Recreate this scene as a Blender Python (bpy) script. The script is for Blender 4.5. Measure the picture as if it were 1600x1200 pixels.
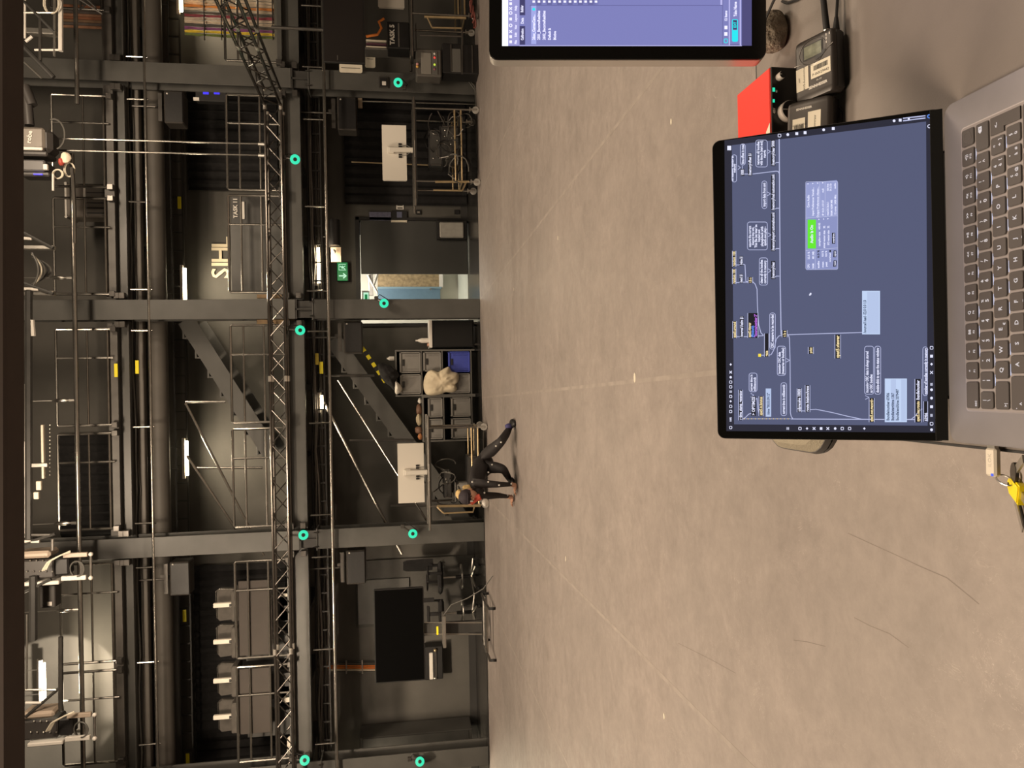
import bpy, math, random
from mathutils import Vector, Matrix, noise as mnoise
R = math.radians
for o in list(bpy.data.objects): bpy.data.objects.remove(o)
S = bpy.context.scene
C = S.collection
# ---------------------------------------------------------------- camera
HC, F_, PIT, ROL = 1.35, 1202.0, R(8.6), R(1.08)
FW = Vector((0, math.cos(PIT), -math.sin(PIT)))
R0 = Vector((1, 0, 0)); U0 = Vector((0, math.sin(PIT), math.cos(PIT)))
RR = R0*math.cos(ROL) - U0*math.sin(ROL)
UU = R0*math.sin(ROL) + U0*math.cos(ROL)
CP = Vector((0, 0, HC))
cd = bpy.data.cameras.new('camera'); cam = bpy.data.objects.new('camera', cd); C.objects.link(cam)
cam.matrix_world = Matrix(((-UU.x, RR.x, -FW.x, CP.x), (-UU.y, RR.y, -FW.y, CP.y), (-UU.z, RR.z, -FW.z, CP.z), (0, 0, 0, 1)))
cd.sensor_width = 36; cd.lens = 36*F_/1600; cd.clip_start = .02; cd.clip_end = 100
S.camera = cam
# ---------------------------------------------------------------- world, lights, exposure
w = bpy.data.worlds.new('world'); S.world = w; w.use_nodes = True
w.node_tree.nodes['Background'].inputs[0].default_value = (1, .84, .68, 1)
w.node_tree.nodes['Background'].inputs[1].default_value = .04
S.view_settings.view_transform = 'Standard'; S.view_settings.look = 'None'
S.view_settings.exposure = 0.0; S.view_settings.gamma = 1; S.view_settings.use_curve_mapping = False
def area(name, loc, size, sy, power, col, aim=None, spread=180):
    l = bpy.data.lights.new(name, 'AREA'); l.shape = 'RECTANGLE'; l.size = size; l.size_y = sy; l.energy = power; l.color = col
    l.spread = R(spread)
    o = bpy.data.objects.new(name, l); C.objects.link(o); o.location = loc
    if aim is not None: o.rotation_euler = (Vector(aim)-Vector(loc)).to_track_quat('-Z', 'Y').to_euler()
    return o
WARM = (1, .80, .59)
area('work_light', (-3.4, 5.6, 6.2), 2.2, 1.8, 350, WARM, (-3.0, 5.0, 0))
area('work_light', (3.4, 5.6, 6.2), 2.2, 1.8, 205, WARM, (2.6, 5.4, 0))
area('work_light', (-2.2, 1.6, 5.2), 2.0, 1.4, 262, WARM, (-1.6, 1.4, 0))
area('work_light', (3.0, 1.0, 5.0), 1.6, 1.2, 120, WARM, (.9, 1.2, 0))
area('wash_fill', (-5.0, 6.6, 5.2), .8, .5, 62, WARM, (-4.6, 13.9, 1.3), 60)  # added unseen fill that brightens the back wall at the left
area('wash_fill', (-2.0, 8.2, 6.4), 1.2, .5, 190, WARM, (-2, 13.5, 2.5))
area('wash_fill', (3.5, 8.2, 6.4), 1.2, .5, 160, WARM, (3, 13.5, 2.5))
# ---------------------------------------------------------------- pixel to place
def ray(x, y): return (FW*F_ + RR*(600-y) + UU*(800-x))
def P(x, y, Y):
    d = ray(x, y); return CP + d*(Y/d.y)
def PZ(x, y, Z=0):
    d = ray(x, y); return CP + d*((Z-HC)/d.z)
def PP(x, y, o, n):
    d = ray(x, y); return CP + d*((o-CP).dot(n)/d.dot(n))
def zz(x, Y, y=600): return P(x, y, Y).z
def xx(y, Y, x=500): return P(x, y, Y).x
# ---------------------------------------------------------------- materials
MT = {}
def mat(name, col, rough=.6, metal=0, emit=None, es=0, noise=0, ns=12, bump=0, bs=60, spec=.5, coat=0, stretch=None):
    if name in MT: return MT[name]
    m = bpy.data.materials.new(name); m.use_nodes = True; nt = m.node_tree; b = nt.nodes['Principled BSDF']
    b.inputs['Base Color'].default_value = (*col, 1); b.inputs['Roughness'].default_value = rough
    b.inputs['Metallic'].default_value = metal; b.inputs['Specular IOR Level'].default_value = spec
    b.inputs['Coat Weight'].default_value = coat
    if emit: b.inputs['Emission Color'].default_value = (*emit, 1); b.inputs['Emission Strength'].default_value = es
    tc = nt.nodes.new('ShaderNodeTexCoord'); src = tc.outputs['Object']
    if stretch:
        mp = nt.nodes.new('ShaderNodeMapping'); mp.inputs['Scale'].default_value = stretch
        nt.links.new(src, mp.inputs[0]); src = mp.outputs[0]
    if noise:
        n = nt.nodes.new('ShaderNodeTexNoise'); n.inputs['Scale'].default_value = ns; n.inputs['Detail'].default_value = 5
        nt.links.new(src, n.inputs['Vector'])
        r = nt.nodes.new('ShaderNodeMapRange'); r.inputs[1].default_value = .3; r.inputs[2].default_value = .7
        r.inputs[3].default_value = 1-noise; r.inputs[4].default_value = 1+noise
        nt.links.new(n.outputs[0], r.inputs[0])
        x = nt.nodes.new('ShaderNodeVectorMath'); x.operation = 'SCALE'; x.inputs[0].default_value = col
        nt.links.new(r.outputs[0], x.inputs['Scale']); nt.links.new(x.outputs[0], b.inputs['Base Color'])
    if bump:
        n = nt.nodes.new('ShaderNodeTexNoise'); n.inputs['Scale'].default_value = bs; n.inputs['Detail'].default_value = 3
        nt.links.new(src, n.inputs['Vector'])
        u = nt.nodes.new('ShaderNodeBump'); u.inputs['Strength'].default_value = bump; u.inputs['Distance'].default_value = .01
        nt.links.new(n.outputs[0], u.inputs['Height']); nt.links.new(u.outputs[0], b.inputs['Normal'])
    MT[name] = m; return m
def srgb(r, g, b): return tuple((c/255/12.92 if c < 10 else ((c/255+.055)/1.055)**2.4) for c in (r, g, b))
def em(name, r, g, b, s=1): # a surface that gives off light
    c = srgb(r, g, b); return mat(name, (.01, .01, .01), .4, 0, c, s)
STEEL = mat('grey_steel_paint', (.080, .078, .072), .42, 0, noise=.12, ns=3, bump=.05)
DSTEEL = mat('dark_steel_paint', (.042, .04, .037), .5, 0, noise=.2, ns=4)
TUBE = mat('galvanised_tube', (.33, .31, .28), .25, .9, noise=.15, ns=9)
DTUBE = mat('dark_tube', (.14, .13, .12), .3, .7, noise=.15, ns=9)
ALU = mat('aluminium', (.62, .59, .54), .28, .9, noise=.08, ns=20)
BLACK = mat('black_paint', (.012, .011, .011), .5, noise=.2, ns=8)
PLAST = mat('black_plastic', (.018, .017, .017), .38, noise=.15, ns=30)
RUBBER = mat('black_rubber', (.014, .013, .013), .75, noise=.2, ns=30)
WALL = mat('dark_wall_paint', (.088, .082, .072), .75, noise=.14, ns=1.6, bump=.12, bs=25)
WALLD = mat('black_wall_paint', (.032, .030, .028), .8, noise=.2, ns=2)
DUCT = mat('grey_duct', (.13, .118, .104), .6, noise=.15, ns=2)
TRUSS = mat('truss_tube', (.11, .10, .09), .22, .9, noise=.15, ns=9)
WHITE = mat('white_plastic', (.72, .68, .62), .45, noise=.04, ns=8)
CREAM = mat('cream_card', (.68, .62, .50), .7, noise=.06, ns=12)
CLOTHB = mat('black_cloth', (.012, .011, .011), .95, noise=.3, ns=14, bump=.5, bs=20)
BRASS = mat('warm_rail', (.62, .48, .28), .3, .8, noise=.1, ns=12)
YEL = mat('yellow_label', (.85, .72, .02), .5, noise=.05)
TUBEL = mat('lit_tube', (.9, .85, .7), .4, 0, (1, .84, .56), 16)
ORANGE = mat('orange_cable', (.75, .22, .04), .5, noise=.1)
WCABLE = mat('white_cable', (.68, .62, .5), .5, noise=.1)
GCABLE = mat('grey_cable', (.10, .095, .085), .5, noise=.1)
CYAN = em('cyan_ring_light', 40, 225, 175, 1.1)
# ---------------------------------------------------------------- geometry
class MB:
    def __init__(s, M=None): s.v = []; s.f = []; s.M = M
    def add(s, vs, fs):
        n = len(s.v); M = s.M
        s.v += [(M @ Vector(v)) if M else Vector(v) for v in vs]; s.f += [tuple(n+i for i in f) for f in fs]; return s
    def box(s, x0, x1, y0, y1, z0, z1, b=0, M=None):
        if x1 < x0: x0, x1 = x1, x0
        if y1 < y0: y0, y1 = y1, y0
        if z1 < z0: z0, z1 = z1, z0
        if b <= 0:
            vs = [(x, y, z) for x in (x0, x1) for y in (y0, y1) for z in (z0, z1)]
            fs = [(0, 1, 3, 2), (4, 6, 7, 5), (0, 4, 5, 1), (2, 3, 7, 6), (0, 2, 6, 4), (1, 5, 7, 3)]
        else:
            b = min(b, (x1-x0)*.45, (y1-y0)*.45, (z1-z0)*.45)
            vs = []; idx = {}
            for i, x in enumerate((x0, x1)):
                for j, y in enumerate((y0, y1)):
                    for k, z in enumerate((z0, z1)):
                        sx, sy, sz = (b if not i else -b), (b if not j else -b), (b if not k else -b)
                        for a in range(3):
                            idx[i, j, k, a] = len(vs)
                            vs.append((x+(0 if a == 0 else sx), y+(0 if a == 1 else sy), z+(0 if a == 2 else sz)))
            g = lambda i, j, k, a: idx[i, j, k, a]
            fs = []
            for i in (0, 1):
                q = [g(i, 0, 0, 0), g(i, 1, 0, 0), g(i, 1, 1, 0), g(i, 0, 1, 0)]; fs.append(q if i else q[::-1])
                q = [g(0, i, 0, 1), g(1, i, 0, 1), g(1, i, 1, 1), g(0, i, 1, 1)]; fs.append(q[::-1] if i else q)
                q = [g(0, 0, i, 2), g(1, 0, i, 2), g(1, 1, i, 2), g(0, 1, i, 2)]; fs.append(q if i else q[::-1])
            for i in (0, 1):
                for j in (0, 1):
                    q = [g(i, j, 0, 0), g(i, j, 0, 1), g(i, j, 1, 1), g(i, j, 1, 0)]; fs.append(q if i != j else q[::-1])
                    q = [g(i, 0, j, 0), g(i, 0, j, 2), g(i, 1, j, 2), g(i, 1, j, 0)]; fs.append(q[::-1] if i != j else q)
                    q = [g(0, i, j, 1), g(0, i, j, 2), g(1, i, j, 2), g(1, i, j, 1)]; fs.append(q if i != j else q[::-1])
                    for k in (0, 1):
                        q = [g(i, j, k, 0), g(i, j, k, 1), g(i, j, k, 2)]; fs.append(q if (i+j+k) % 2 else q[::-1])
        if M: vs = [M @ Vector(v) for v in vs]
        return s.add(vs, fs)
    def cyl(s, p, q, r, n=10, r2=None, cap=True):
        p = Vector(p); q = Vector(q); d = (q-p).normalized(); r2 = r if r2 is None else r2
        a = d.orthogonal().normalized(); b = d.cross(a)
        vs = []
        for c, rr in ((p, r), (q, r2)):
            for i in range(n):
                t = 2*math.pi*i/n; vs.append(c + (a*math.cos(t)+b*math.sin(t))*rr)
        fs = [(i, (i+1) % n, n+(i+1) % n, n+i) for i in range(n)]
        if cap: fs += [tuple(range(n))[::-1], tuple(range(n, 2*n))]
        return s.add(vs, fs)
    def tube(s, pts, r, n=8):
        pts = [Vector(p) for p in pts]; vs = []; fs = []; a = None
        for i, p in enumerate(pts):
            d = (pts[min(i+1, len(pts)-1)]-pts[max(i-1, 0)]).normalized()
            if a is None: a = d.orthogonal().normalized()
            a = (a-d*a.dot(d)).normalized(); b = d.cross(a)
            for k in range(n):
                t = 2*math.pi*k/n; vs.append(p+(a*math.cos(t)+b*math.sin(t))*r)
        for i in range(len(pts)-1):
            for k in range(n): fs.append((i*n+k, i*n+(k+1) % n, (i+1)*n+(k+1) % n, (i+1)*n+k))
        fs += [tuple(range(n))[::-1], tuple(range((len(pts)-1)*n, len(pts)*n))]
        return s.add(vs, fs)
    def prism(s, poly, h0, h1, ax='y'): # poly of 2-d points; ax = extrusion axis
        n = len(poly); f = {'y': lambda a, b, h: (a, h, b), 'x': lambda a, b, h: (h, a, b), 'z': lambda a, b, h: (a, b, h)}[ax]
        vs = [f(a, b, h0) for a, b in poly]+[f(a, b, h1) for a, b in poly]
        fs = [(i, (i+1) % n, n+(i+1) % n, n+i) for i in range(n)]+[tuple(range(n))[::-1], tuple(range(n, 2*n))]
        return s.add(vs, fs)
    def lathe(s, prof, o, ax=(0, 0, 1), n=20):
        o = Vector(o); d = Vector(ax).normalized(); a = d.orthogonal().normalized(); b = d.cross(a); vs = []; fs = []
        for r, h in prof:
            for i in range(n):
                t = 2*math.pi*i/n; vs.append(o+d*h+(a*math.cos(t)+b*math.sin(t))*r)
        m = len(prof)
        for j in range(m-1):
            for i in range(n): fs.append((j*n+i, j*n+(i+1) % n, (j+1)*n+(i+1) % n, (j+1)*n+i))
        fs += [tuple(range(n))[::-1], tuple(range((m-1)*n, m*n))]
        return s.add(vs, fs)
    def ball(s, c, r, n=12, m=8, fn=None):
        r = (r, r, r) if isinstance(r, (int, float)) else r; c = Vector(c); vs = []; fs = []
        for j in range(m+1):
            for i in range(n):
                t = math.pi*j/m; u = 2*math.pi*i/n
                v = Vector((math.sin(t)*math.cos(u), math.sin(t)*math.sin(u), math.cos(t)))
                k = fn(v) if fn else 1
                vs.append(c+Vector((v.x*r[0], v.y*r[1], v.z*r[2]))*k)
        for j in range(m):
            for i in range(n): fs.append((j*n+i, j*n+n+i, j*n+n+(i+1) % n, j*n+(i+1) % n))
        return s.add(vs, fs)
def wm(o):
    m = o.matrix_basis.copy()
    while o.parent: o = o.parent; m = o.matrix_basis @ m
    return m
def build(mb, name, m, parent=None, world=True, smooth=True):
    vs = mb.v
    if parent and world:
        I = wm(parent).inverted(); vs = [I @ v for v in vs]
    me = bpy.data.meshes.new(name); me.from_pydata([tuple(v) for v in vs], [], mb.f); me.materials.append(m)
    if smooth:
        me.polygons.foreach_set('use_smooth', [True]*len(me.polygons)); me.set_sharp_from_angle(angle=R(35))
    me.update()
    o = bpy.data.objects.new(name, me); C.objects.link(o)
    if parent: o.parent = parent
    return o
def tag(o, label, cat=None, group=None, kind=None):
    if label: o['label'] = label
    if cat: o['category'] = cat
    if group: o['group'] = group
    if kind: o['kind'] = kind
    return o
def thing(name, label, cat, loc=(0, 0, 0), rz=0, group=None, M=None):
    o = bpy.data.objects.new(name, None); C.objects.link(o); o.empty_display_size = .1
    if M is not None: o.matrix_basis = M
    else: o.location = loc; o.rotation_euler = (0, 0, rz)
    return tag(o, label, cat, group)
def struct(mb, name, m, parent=None, label=None):
    o = build(mb, name, m, parent)
    if not parent: o['kind'] = 'structure'
    if label: o['label'] = label
    return o
def kids(o): return [c for c in bpy.data.objects if c.parent == o]
def copy_tree(o, loc=None, label=None, group=None, parent=None, rz=None):
    c = o.copy(); C.objects.link(c); c.parent = parent
    for k in kids(o): copy_tree(k, parent=c)
    if loc is not None: c.location = loc
    if rz is not None: c.rotation_euler = (0, 0, rz)
    if label: c['label'] = label
    if group: c['group'] = group
    return c
_fc = {}
def text_mb(body, size, M, depth=.0004, align='CENTER', sx=1, bold=0):
    cu = bpy.data.curves.new('t', 'FONT'); cu.body = body; cu.size = size; cu.align_x = align; cu.align_y = 'CENTER'
    cu.extrude = depth; cu.resolution_u = 2; cu.space_character = 1.02; cu.offset = bold*size
    t = bpy.data.objects.new('t', cu); C.objects.link(t)
    me = bpy.data.meshes.new_from_object(t)
    vs = [M @ Vector((v.co.x*sx, v.co.y, v.co.z)) for v in me.vertices]; fs = [tuple(p.vertices) for p in me.polygons]
    bpy.data.objects.remove(t); bpy.data.curves.remove(cu); bpy.data.meshes.remove(me)
    mb = MB(); mb.add(vs, fs); return mb
def front(loc, s=1): # text that stands upright and reads from the camera side
    return Matrix.Translation(loc) @ Matrix.Rotation(R(90), 4, 'X')
# ================================================================ setting
YC = 12.18; YW = 13.9
COLX = [-5.9, -2.334, 1.212, 4.758]
def floor_mat():
    m = bpy.data.materials.new('dance_vinyl'); m.use_nodes = True; nt = m.node_tree; L = nt.links; b = nt.nodes['Principled BSDF']
    g = nt.nodes.new('ShaderNodeNewGeometry'); pos = g.outputs['Position']
    def N(sc, det=6, rough=.6, dist=0, vec=pos):
        n = nt.nodes.new('ShaderNodeTexNoise'); n.inputs['Scale'].default_value = sc; n.inputs['Detail'].default_value = det
        n.inputs['Roughness'].default_value = rough; n.inputs['Distortion'].default_value = dist; L.new(vec, n.inputs['Vector']); return n.outputs[0]
    def MR(s, a, c, d, e):
        r = nt.nodes.new('ShaderNodeMapRange'); L.new(s, r.inputs[0])
        for i, v in enumerate((a, c, d, e)): r.inputs[i+1].default_value = v
        return r.outputs[0]
    def MU(a, c, op='MULTIPLY'):
        r = nt.nodes.new('ShaderNodeMath'); r.operation = op
        for i, v in enumerate((a, c)):
            if isinstance(v, (int, float)): r.inputs[i].default_value = v
            else: L.new(v, r.inputs[i])
        return r.outputs[0]
    base = MR(N(.9, 4), .3, .7, .90, 1.10); fine = MR(N(22, 8, .7), .35, .7, .93, 1.08); mid = MR(N(5, 7, .75, .6), .3, .75, .88, 1.12)
    scr = MR(N(3.2, 4, .75, 3.2), .497, .503, 0, 1); scr2 = MR(N(3.2, 4, .75, 3.2), .503, .509, 1, 0)
    mask = MR(N(2.3, 3), .48, .62, 0, 1)
    s = MU(MU(MU(scr, scr2), mask), .42)
    k = MU(MU(MU(base, fine), mid), MU(s, 1, 'ADD'))
    x = nt.nodes.new('ShaderNodeVectorMath'); x.operation = 'SCALE'; x.inputs[0].default_value = (.298, .256, .232); L.new(k, x.inputs['Scale'])
    L.new(x.outputs[0], b.inputs['Base Color'])
    L.new(MR(N(7, 6, .7), .3, .7, .38, .62), b.inputs['Roughness'])
    u = nt.nodes.new('ShaderNodeBump'); u.inputs['Strength'].default_value = .22; u.inputs['Distance'].default_value = .004
    L.new(MU(N(9, 6, .75, .5), MU(N(60, 2), .12), 'ADD'), u.inputs['Height']); L.new(u.outputs[0], b.inputs['Normal'])
    b.inputs['Specular IOR Level'].default_value = .45
    return m
FLOOR = floor_mat()
fl = struct(MB().box(-12, 12, -3, YW+1.6, -.2, -.006), 'floor', mat('black_subfloor', (.03, .028, .026), .3, noise=.25, ns=3, bump=.1, bs=12))
a0 = PZ(765, 620); a1 = PZ(1110, 583); ANG = math.atan2((a0-a1).x, (a0-a1).y)
RZ = Matrix.Translation((a1.x, a1.y, 0)) @ Matrix.Rotation(-ANG, 4, 'Z')
for i in range(-6, 6): # vinyl sheets, laid side by side with a hair of a joint
    x0 = i*1.555
    struct(MB(RZ).box(x0+.0003, x0+1.5547, -6.2, YC-3.2, -.006, 0, .001), 'vinyl_sheet', FLOOR, fl)
TAPE = mat('seam_tape', (.325, .28, .25), .5, noise=.15, ns=9)
for i in range(-3, 4): struct(MB(RZ).box(i*1.555-.012, i*1.555+.012, -6.2, YC-3.2, 0, .0006), 'seam_tape', TAPE, fl)
SCF = mat('scuff_dark', (.20, .168, .148), .6)
for pts in ([(1325, 833), (1360, 849), (1400, 867), (1440, 886), (1480, 903), (1530, 944)], [(1335, 965), (1360, 978), (1390, 990), (1420, 1012)], [(1060, 1005), (1110, 1030), (1150, 1052)], [(1240, 1000), (1262, 1003), (1290, 1010)]):
    mb = MB(); q = [PZ(*p_) for p_ in pts]
    for u, v in zip(q[:-1], q[1:]):
        n = (v-u).cross(Vector((0, 0, 1))).normalized()*.0012; z = Vector((0, 0, .0004)); mb.add([u-n+z, v-n+z, v+n+z, u+n+z], [(0, 1, 2, 3)])
    struct(mb, 'scuff_mark', SCF, fl)
# back strip of black vinyl beyond the column line
struct(MB().box(-10, 10, YC+.0, YW, -.0055, .001), 'black_vinyl_sheet', mat('black_vinyl', (.03, .028, .026), .22, noise=.3, ns=4, bump=.15, bs=9), fl, 'black vinyl strip behind the columns')
# patch marks on the floor: small flat tape bits
for (px, py, s) in ((1049, 190, .010), (872, 372, .012), (992, 590, .018), (884, 873, .014), (803, 452, .012), (1038, 1119, .010)):
    p = PZ(px, py); tag(build(MB().prism([(p.x+s*math.cos(t)*1.6, p.y+s*math.sin(t)) for t in [i*.785 for i in range(8)]], .0005, .002, 'z'), 'tape_bit', CREAM), {1049: 'small cream tape bit on the vinyl floor below the hanging monitor', 872: 'small cream tape bit on the floor in front of the grey door', 992: 'pale tape bit on the floor seam in front of the crate shelves', 884: 'pale tape bit on the floor in front of the crouching performer', 803: 'small tape bit on the floor near the open doorway', 1038: 'tiny tape bit on the empty near left floor'}[px], 'tape')
# walls with a doorway
DX0, DX1, DZ1 = xx(467, YW, 650), xx(345, YW, 650), zz(562, YW, 400)
DX0 = xx(505, YW, 650)
w_ = MB().box(-12, DX0, YW, YW+.2, 0, 7.6).box(DX1, 12, YW, YW+.2, 0, 7.6).box(DX0, DX1, YW, YW+.2, DZ1, 7.6)
wb = struct(w_, 'wall_back', WALL)
struct(MB().box(-12.2, -12, -3.4, YW+.2, 0, 7.6), 'wall_left', WALLD)
struct(MB().box(12, 12.2, -3.4, YW+.2, 0, 7.6), 'wall_right', WALLD)
struct(MB().box(-12.2, 12.2, -3.6, -3.4, 0, 7.6), 'wall_front', WALL)
struct(MB().box(-12.2, 12.2, -3.6, YW+2.6, 7.6, 7.8), 'ceiling', WALLD)
# soffit near the camera, dark band along the top of the view
zs = P(39, 600, 4.2).z
struct(MB(Matrix.Translation((0, 4.0, zs)) @ Matrix.Rotation(R(.9), 4, 'Y')).box(-5, 5, 0, .2, 0, .22, .01), 'trim_1', mat('brown_black_pelmet', (.035, .024, .019), .9, noise=.1, ns=5))
# black curtains; last two sheets are added as shade in the gallery recesses
for i, (ya, yb, xa, xb, lab) in enumerate(((130, 318, 545, 742, 'black curtain hanging on the wall behind the right hand trolley'), (0, 100, 590, 742, None), (135, 300, 300, 440, 'black masking drape on the first gallery beside the column'), (668, 826, 90, 184, 'black drape on the upper gallery beside the left column'), (875, 1210, 296, 440, 'wide black drape behind the theatre seats'))):
    if not lab: continue
    X0, X1 = xx(yb, YW-.1), xx(ya, YW-.1); Z0, Z1 = max(zz(xb, YW-.1), .02), zz(xa, YW-.1)
    n = int((X1-X0)/.05); pl = [(X0+(X1-X0)*k/n, YW-.09+.03*math.sin(k*1.9)) for k in range(n+1)]
    mb = MB().prism(pl+[(x, y+.012) for x, y in pl[::-1]], Z0, Z1, 'z')
    tag(build(mb, 'curtain', CLOTHB), lab, 'curtain')
# skirting
struct(MB().box(-12, DX0, YW-.02, YW, 0, .13, .004), 'baseboard_left', WALLD)
struct(MB().box(DX1, 12, YW-.02, YW, 0, .13, .004), 'baseboard_right', WALLD)
# ---------------------------------------------------------------- corridor beyond the door
cy0, cy1 = YW+.2, YW+2.4
struct(MB().box(DX0-.9, DX1+.2, cy0, cy1, -.02, .004), 'trim_2', mat('corridor_floor', (.55, .58, .52), .3, noise=.05), None, 'pale corridor floor')
struct(MB().box(DX0-.9, DX1+.2, cy1, cy1+.1, 0, 3), 'trim_3', mat('corridor_wall', (.60, .58, .5), .7), None, 'pale corridor wall')
struct(MB().box(DX0-1.0, DX0-.9, cy0, cy1, 0, 3), 'trim_4', mat('corridor_wall', (.6, .58, .5)), None)
struct(MB().box(DX0-.9, DX1+.2, cy0, cy1, 2.75, 2.85), 'trim_5', WHITE, None)
area('corridor_light', ((DX0+DX1)/2-.2, YW+1.1, 2.7), 1.4, .5, 75, (1, .93, .82), ((DX0+DX1)/2, YW+1.1, 0))
def bp(mb, xa, xb, ya, yb, Y, t, b=0): # box from a photograph rectangle, its front face at depth Y
    ym = (ya+yb)/2; xm = (xa+xb)/2
    X0, X1 = P(xm, yb, Y).x, P(xm, ya, Y).x; Z0, Z1 = P(xb, ym, Y).z, P(xa, ym, Y).z
    return mb.box(X0, X1, Y, Y+t, Z0, Z1, b)
Yk = YW+2.2
t = thing('wood_partition', 'speckled wood board partition seen through the open doorway', 'partition', (P(600, 440, Yk).x, Yk, 0))
build(bp(MB(), 590, 686, 424, 449, Yk, .05), 'board', mat('osb_board', (.30, .22, .12), .8, noise=.35, ns=14), t)
build(bp(MB(), 686, 692, 424, 449, Yk-.01, .07), 'bottom_rail', WHITE, t)
t = thing('corridor_door', 'blue corridor door behind the doorway, right of the column', 'door', (P(600, 458, Yk).x, Yk, 0))
BLU = mat('blue_door', (.12, .20, .27), .5, noise=.05)
build(bp(MB(), 590, 688, 450, 470, Yk, .05, .003), 'door_leaf', BLU, t)
build(bp(MB(), 590, 690, 448, 451, Yk-.02, .03), 'door_frame', mat('blue_door_frame', (.2, .3, .36), .5), t)
build(bp(MB(), 672, 674, 450, 453, Yk-.06, .03), 'handle', ALU, t)
t = thing('corridor_bracket', 'white tubular bracket at the top of the doorway', 'bracket', (P(575, 440, YW+1).x, YW+1, 2))
build(bp(MB(), 576, 583, 424, 462, YW+1.0, .05, .01).cyl(P(575, 430, YW+1), P(590, 458, YW+1), .02).cyl(P(590, 427, YW+1), P(584, 445, YW+1), .025), 'bracket_bar', WHITE, t)
# door in the wall: leaf slid to the right half, lining, threshold
d = thing('door_1', None, None, (DX1, YW, 0)); d['kind'] = 'structure'
X428 = xx(428, YW, 650)
build(MB().box(X428, DX1, YW-.0, YW+.05, .02, DZ1-.02, .004), 'door_leaf', mat('dark_door_leaf', (.05, .05, .047), .5, noise=.08, ns=2), d)
build(MB().box(DX0-.06, DX0, YW-.03, YW+.2, 0, DZ1+.06).box(DX1, DX1+.05, YW-.03, YW+.2, 0, DZ1+.06).box(DX0-.06, DX1+.05, YW-.03, YW+.2, DZ1, DZ1+.07), 'door_frame', BLACK, d)
# ---------------------------------------------------------------- columns
def column(X):
    c = thing('steel_column', {0: 'grey steel column at the far left edge of the hall floor', 1: 'grey steel column left of the crouching performer', 2: 'grey steel column beside the doorway, right of the exit sign', 3: 'grey steel column nearest the hanging monitor, beside the right hand trolley'}[COLX.index(X)], 'column', (X, YC, 0))
    w, dp, zf = .15, .30, 2.60
    build(MB().box(X-w, X+w, YC-.02, YC, .0, zf-.02, .004).box(X-w, X+w, YC+dp-.02, YC+dp, 0, zf-.02).box(X-.01, X+.01, YC, YC+dp, 0, zf-.02), 'lower_shaft', STEEL, c)
    zt = zf+.25
    build(MB().box(X-w-.02, X+w+.02, YC-.035, YC+dp+.02, zf-.02, zf, .003), 'flange_plate', STEEL, c)
    build(MB().box(X-w+.02, X+w-.02, YC+.03, YC+.06, zf, zt).box(X-.012, X+.012, YC-.02, YC+.2, zf, zt).box(X-w, X+w, YC-.02, YC, zt-.02, zt), 'joint', DSTEEL, c)
    build(MB().box(X-w, X+w, YC-.03, YC-.008, zt, 7.6, .004).box(X-w, X+w, YC+dp-.02, YC+dp, zt, 7.6).box(X-.01, X+.01, YC-.01, YC+dp, zt, 7.6), 'upper_shaft', STEEL, c)
    for s in (-1, 1):
        for q in (-1, 1): build(MB().cyl((X+s*.11, YC-.05, zf-.04+q*0), (X+s*.11, YC-.05, zf+.03), .012, 6), 'bolt', DTUBE, c)
        for z in (zf+.06, zf+.16):
            pass
    return c
for X in COLX: column(X)
# ---------------------------------------------------------------- galleries
def ibeam(X0, X1, Y, zb, zt, w=.18):
    h = .018
    return MB().box(X0, X1, Y, Y+w, zt-h, zt).box(X0, X1, Y, Y+w, zb, zb+h).box(X0, X1, Y+w*.45, Y+w*.55, zb, zt)
BXS = [-9.4]+COLX+[8.3]
def gallery(zt, zb, k):
    nm = ('lower', 'upper')[k]
    g = thing('gallery_deck', nm+' gallery deck of grey steel running along the back wall', 'gallery', (0, YC+.3, zt))
    build(MB().box(-9.4, 8.3, YC+.32, YW-.01, zt-.03, zt), 'deck_plate', DSTEEL, g)
    for a, b in zip(BXS[:-1], BXS[1:]):
        build(ibeam(a+.16, b-.16, YC+.1, zb, zt-.03), 'edge_beam', STEEL, g)
        build(MB().box(a+.18, b-.18, YC+.07, YC+.1, zt-.05, zt+.09 if k else zt+.02, .003), 'toe_board', mat('toe_board_grey', (.10, .092, .083), .5, 0, noise=.2, ns=5) if k else STEEL, g)
    for X in [a+(b-a)*f for a, b in zip(BXS[:-1], BXS[1:]) for f in (0, .33, .66)]:
        build(MB().box(X-.05, X+.05, YC+.4, YW-.01, zb+.02, zt-.03), 'cross_beam', DSTEEL, g)
    for X in COLX:
        for s in (-1, 1):
            build(MB().box(X+s*.17, X+s*.26, YC+.0, YC+.1, zt-.10, zt-.03, .004).box(X+s*.17, X+s*.26, YC+.0, YC+.1, zb+.02, zb+.1, .004), 'bracket', DTUBE, g)
    return g
gallery(3.04, 2.74, 0); gallery(5.50, 5.30, 1)
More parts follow.
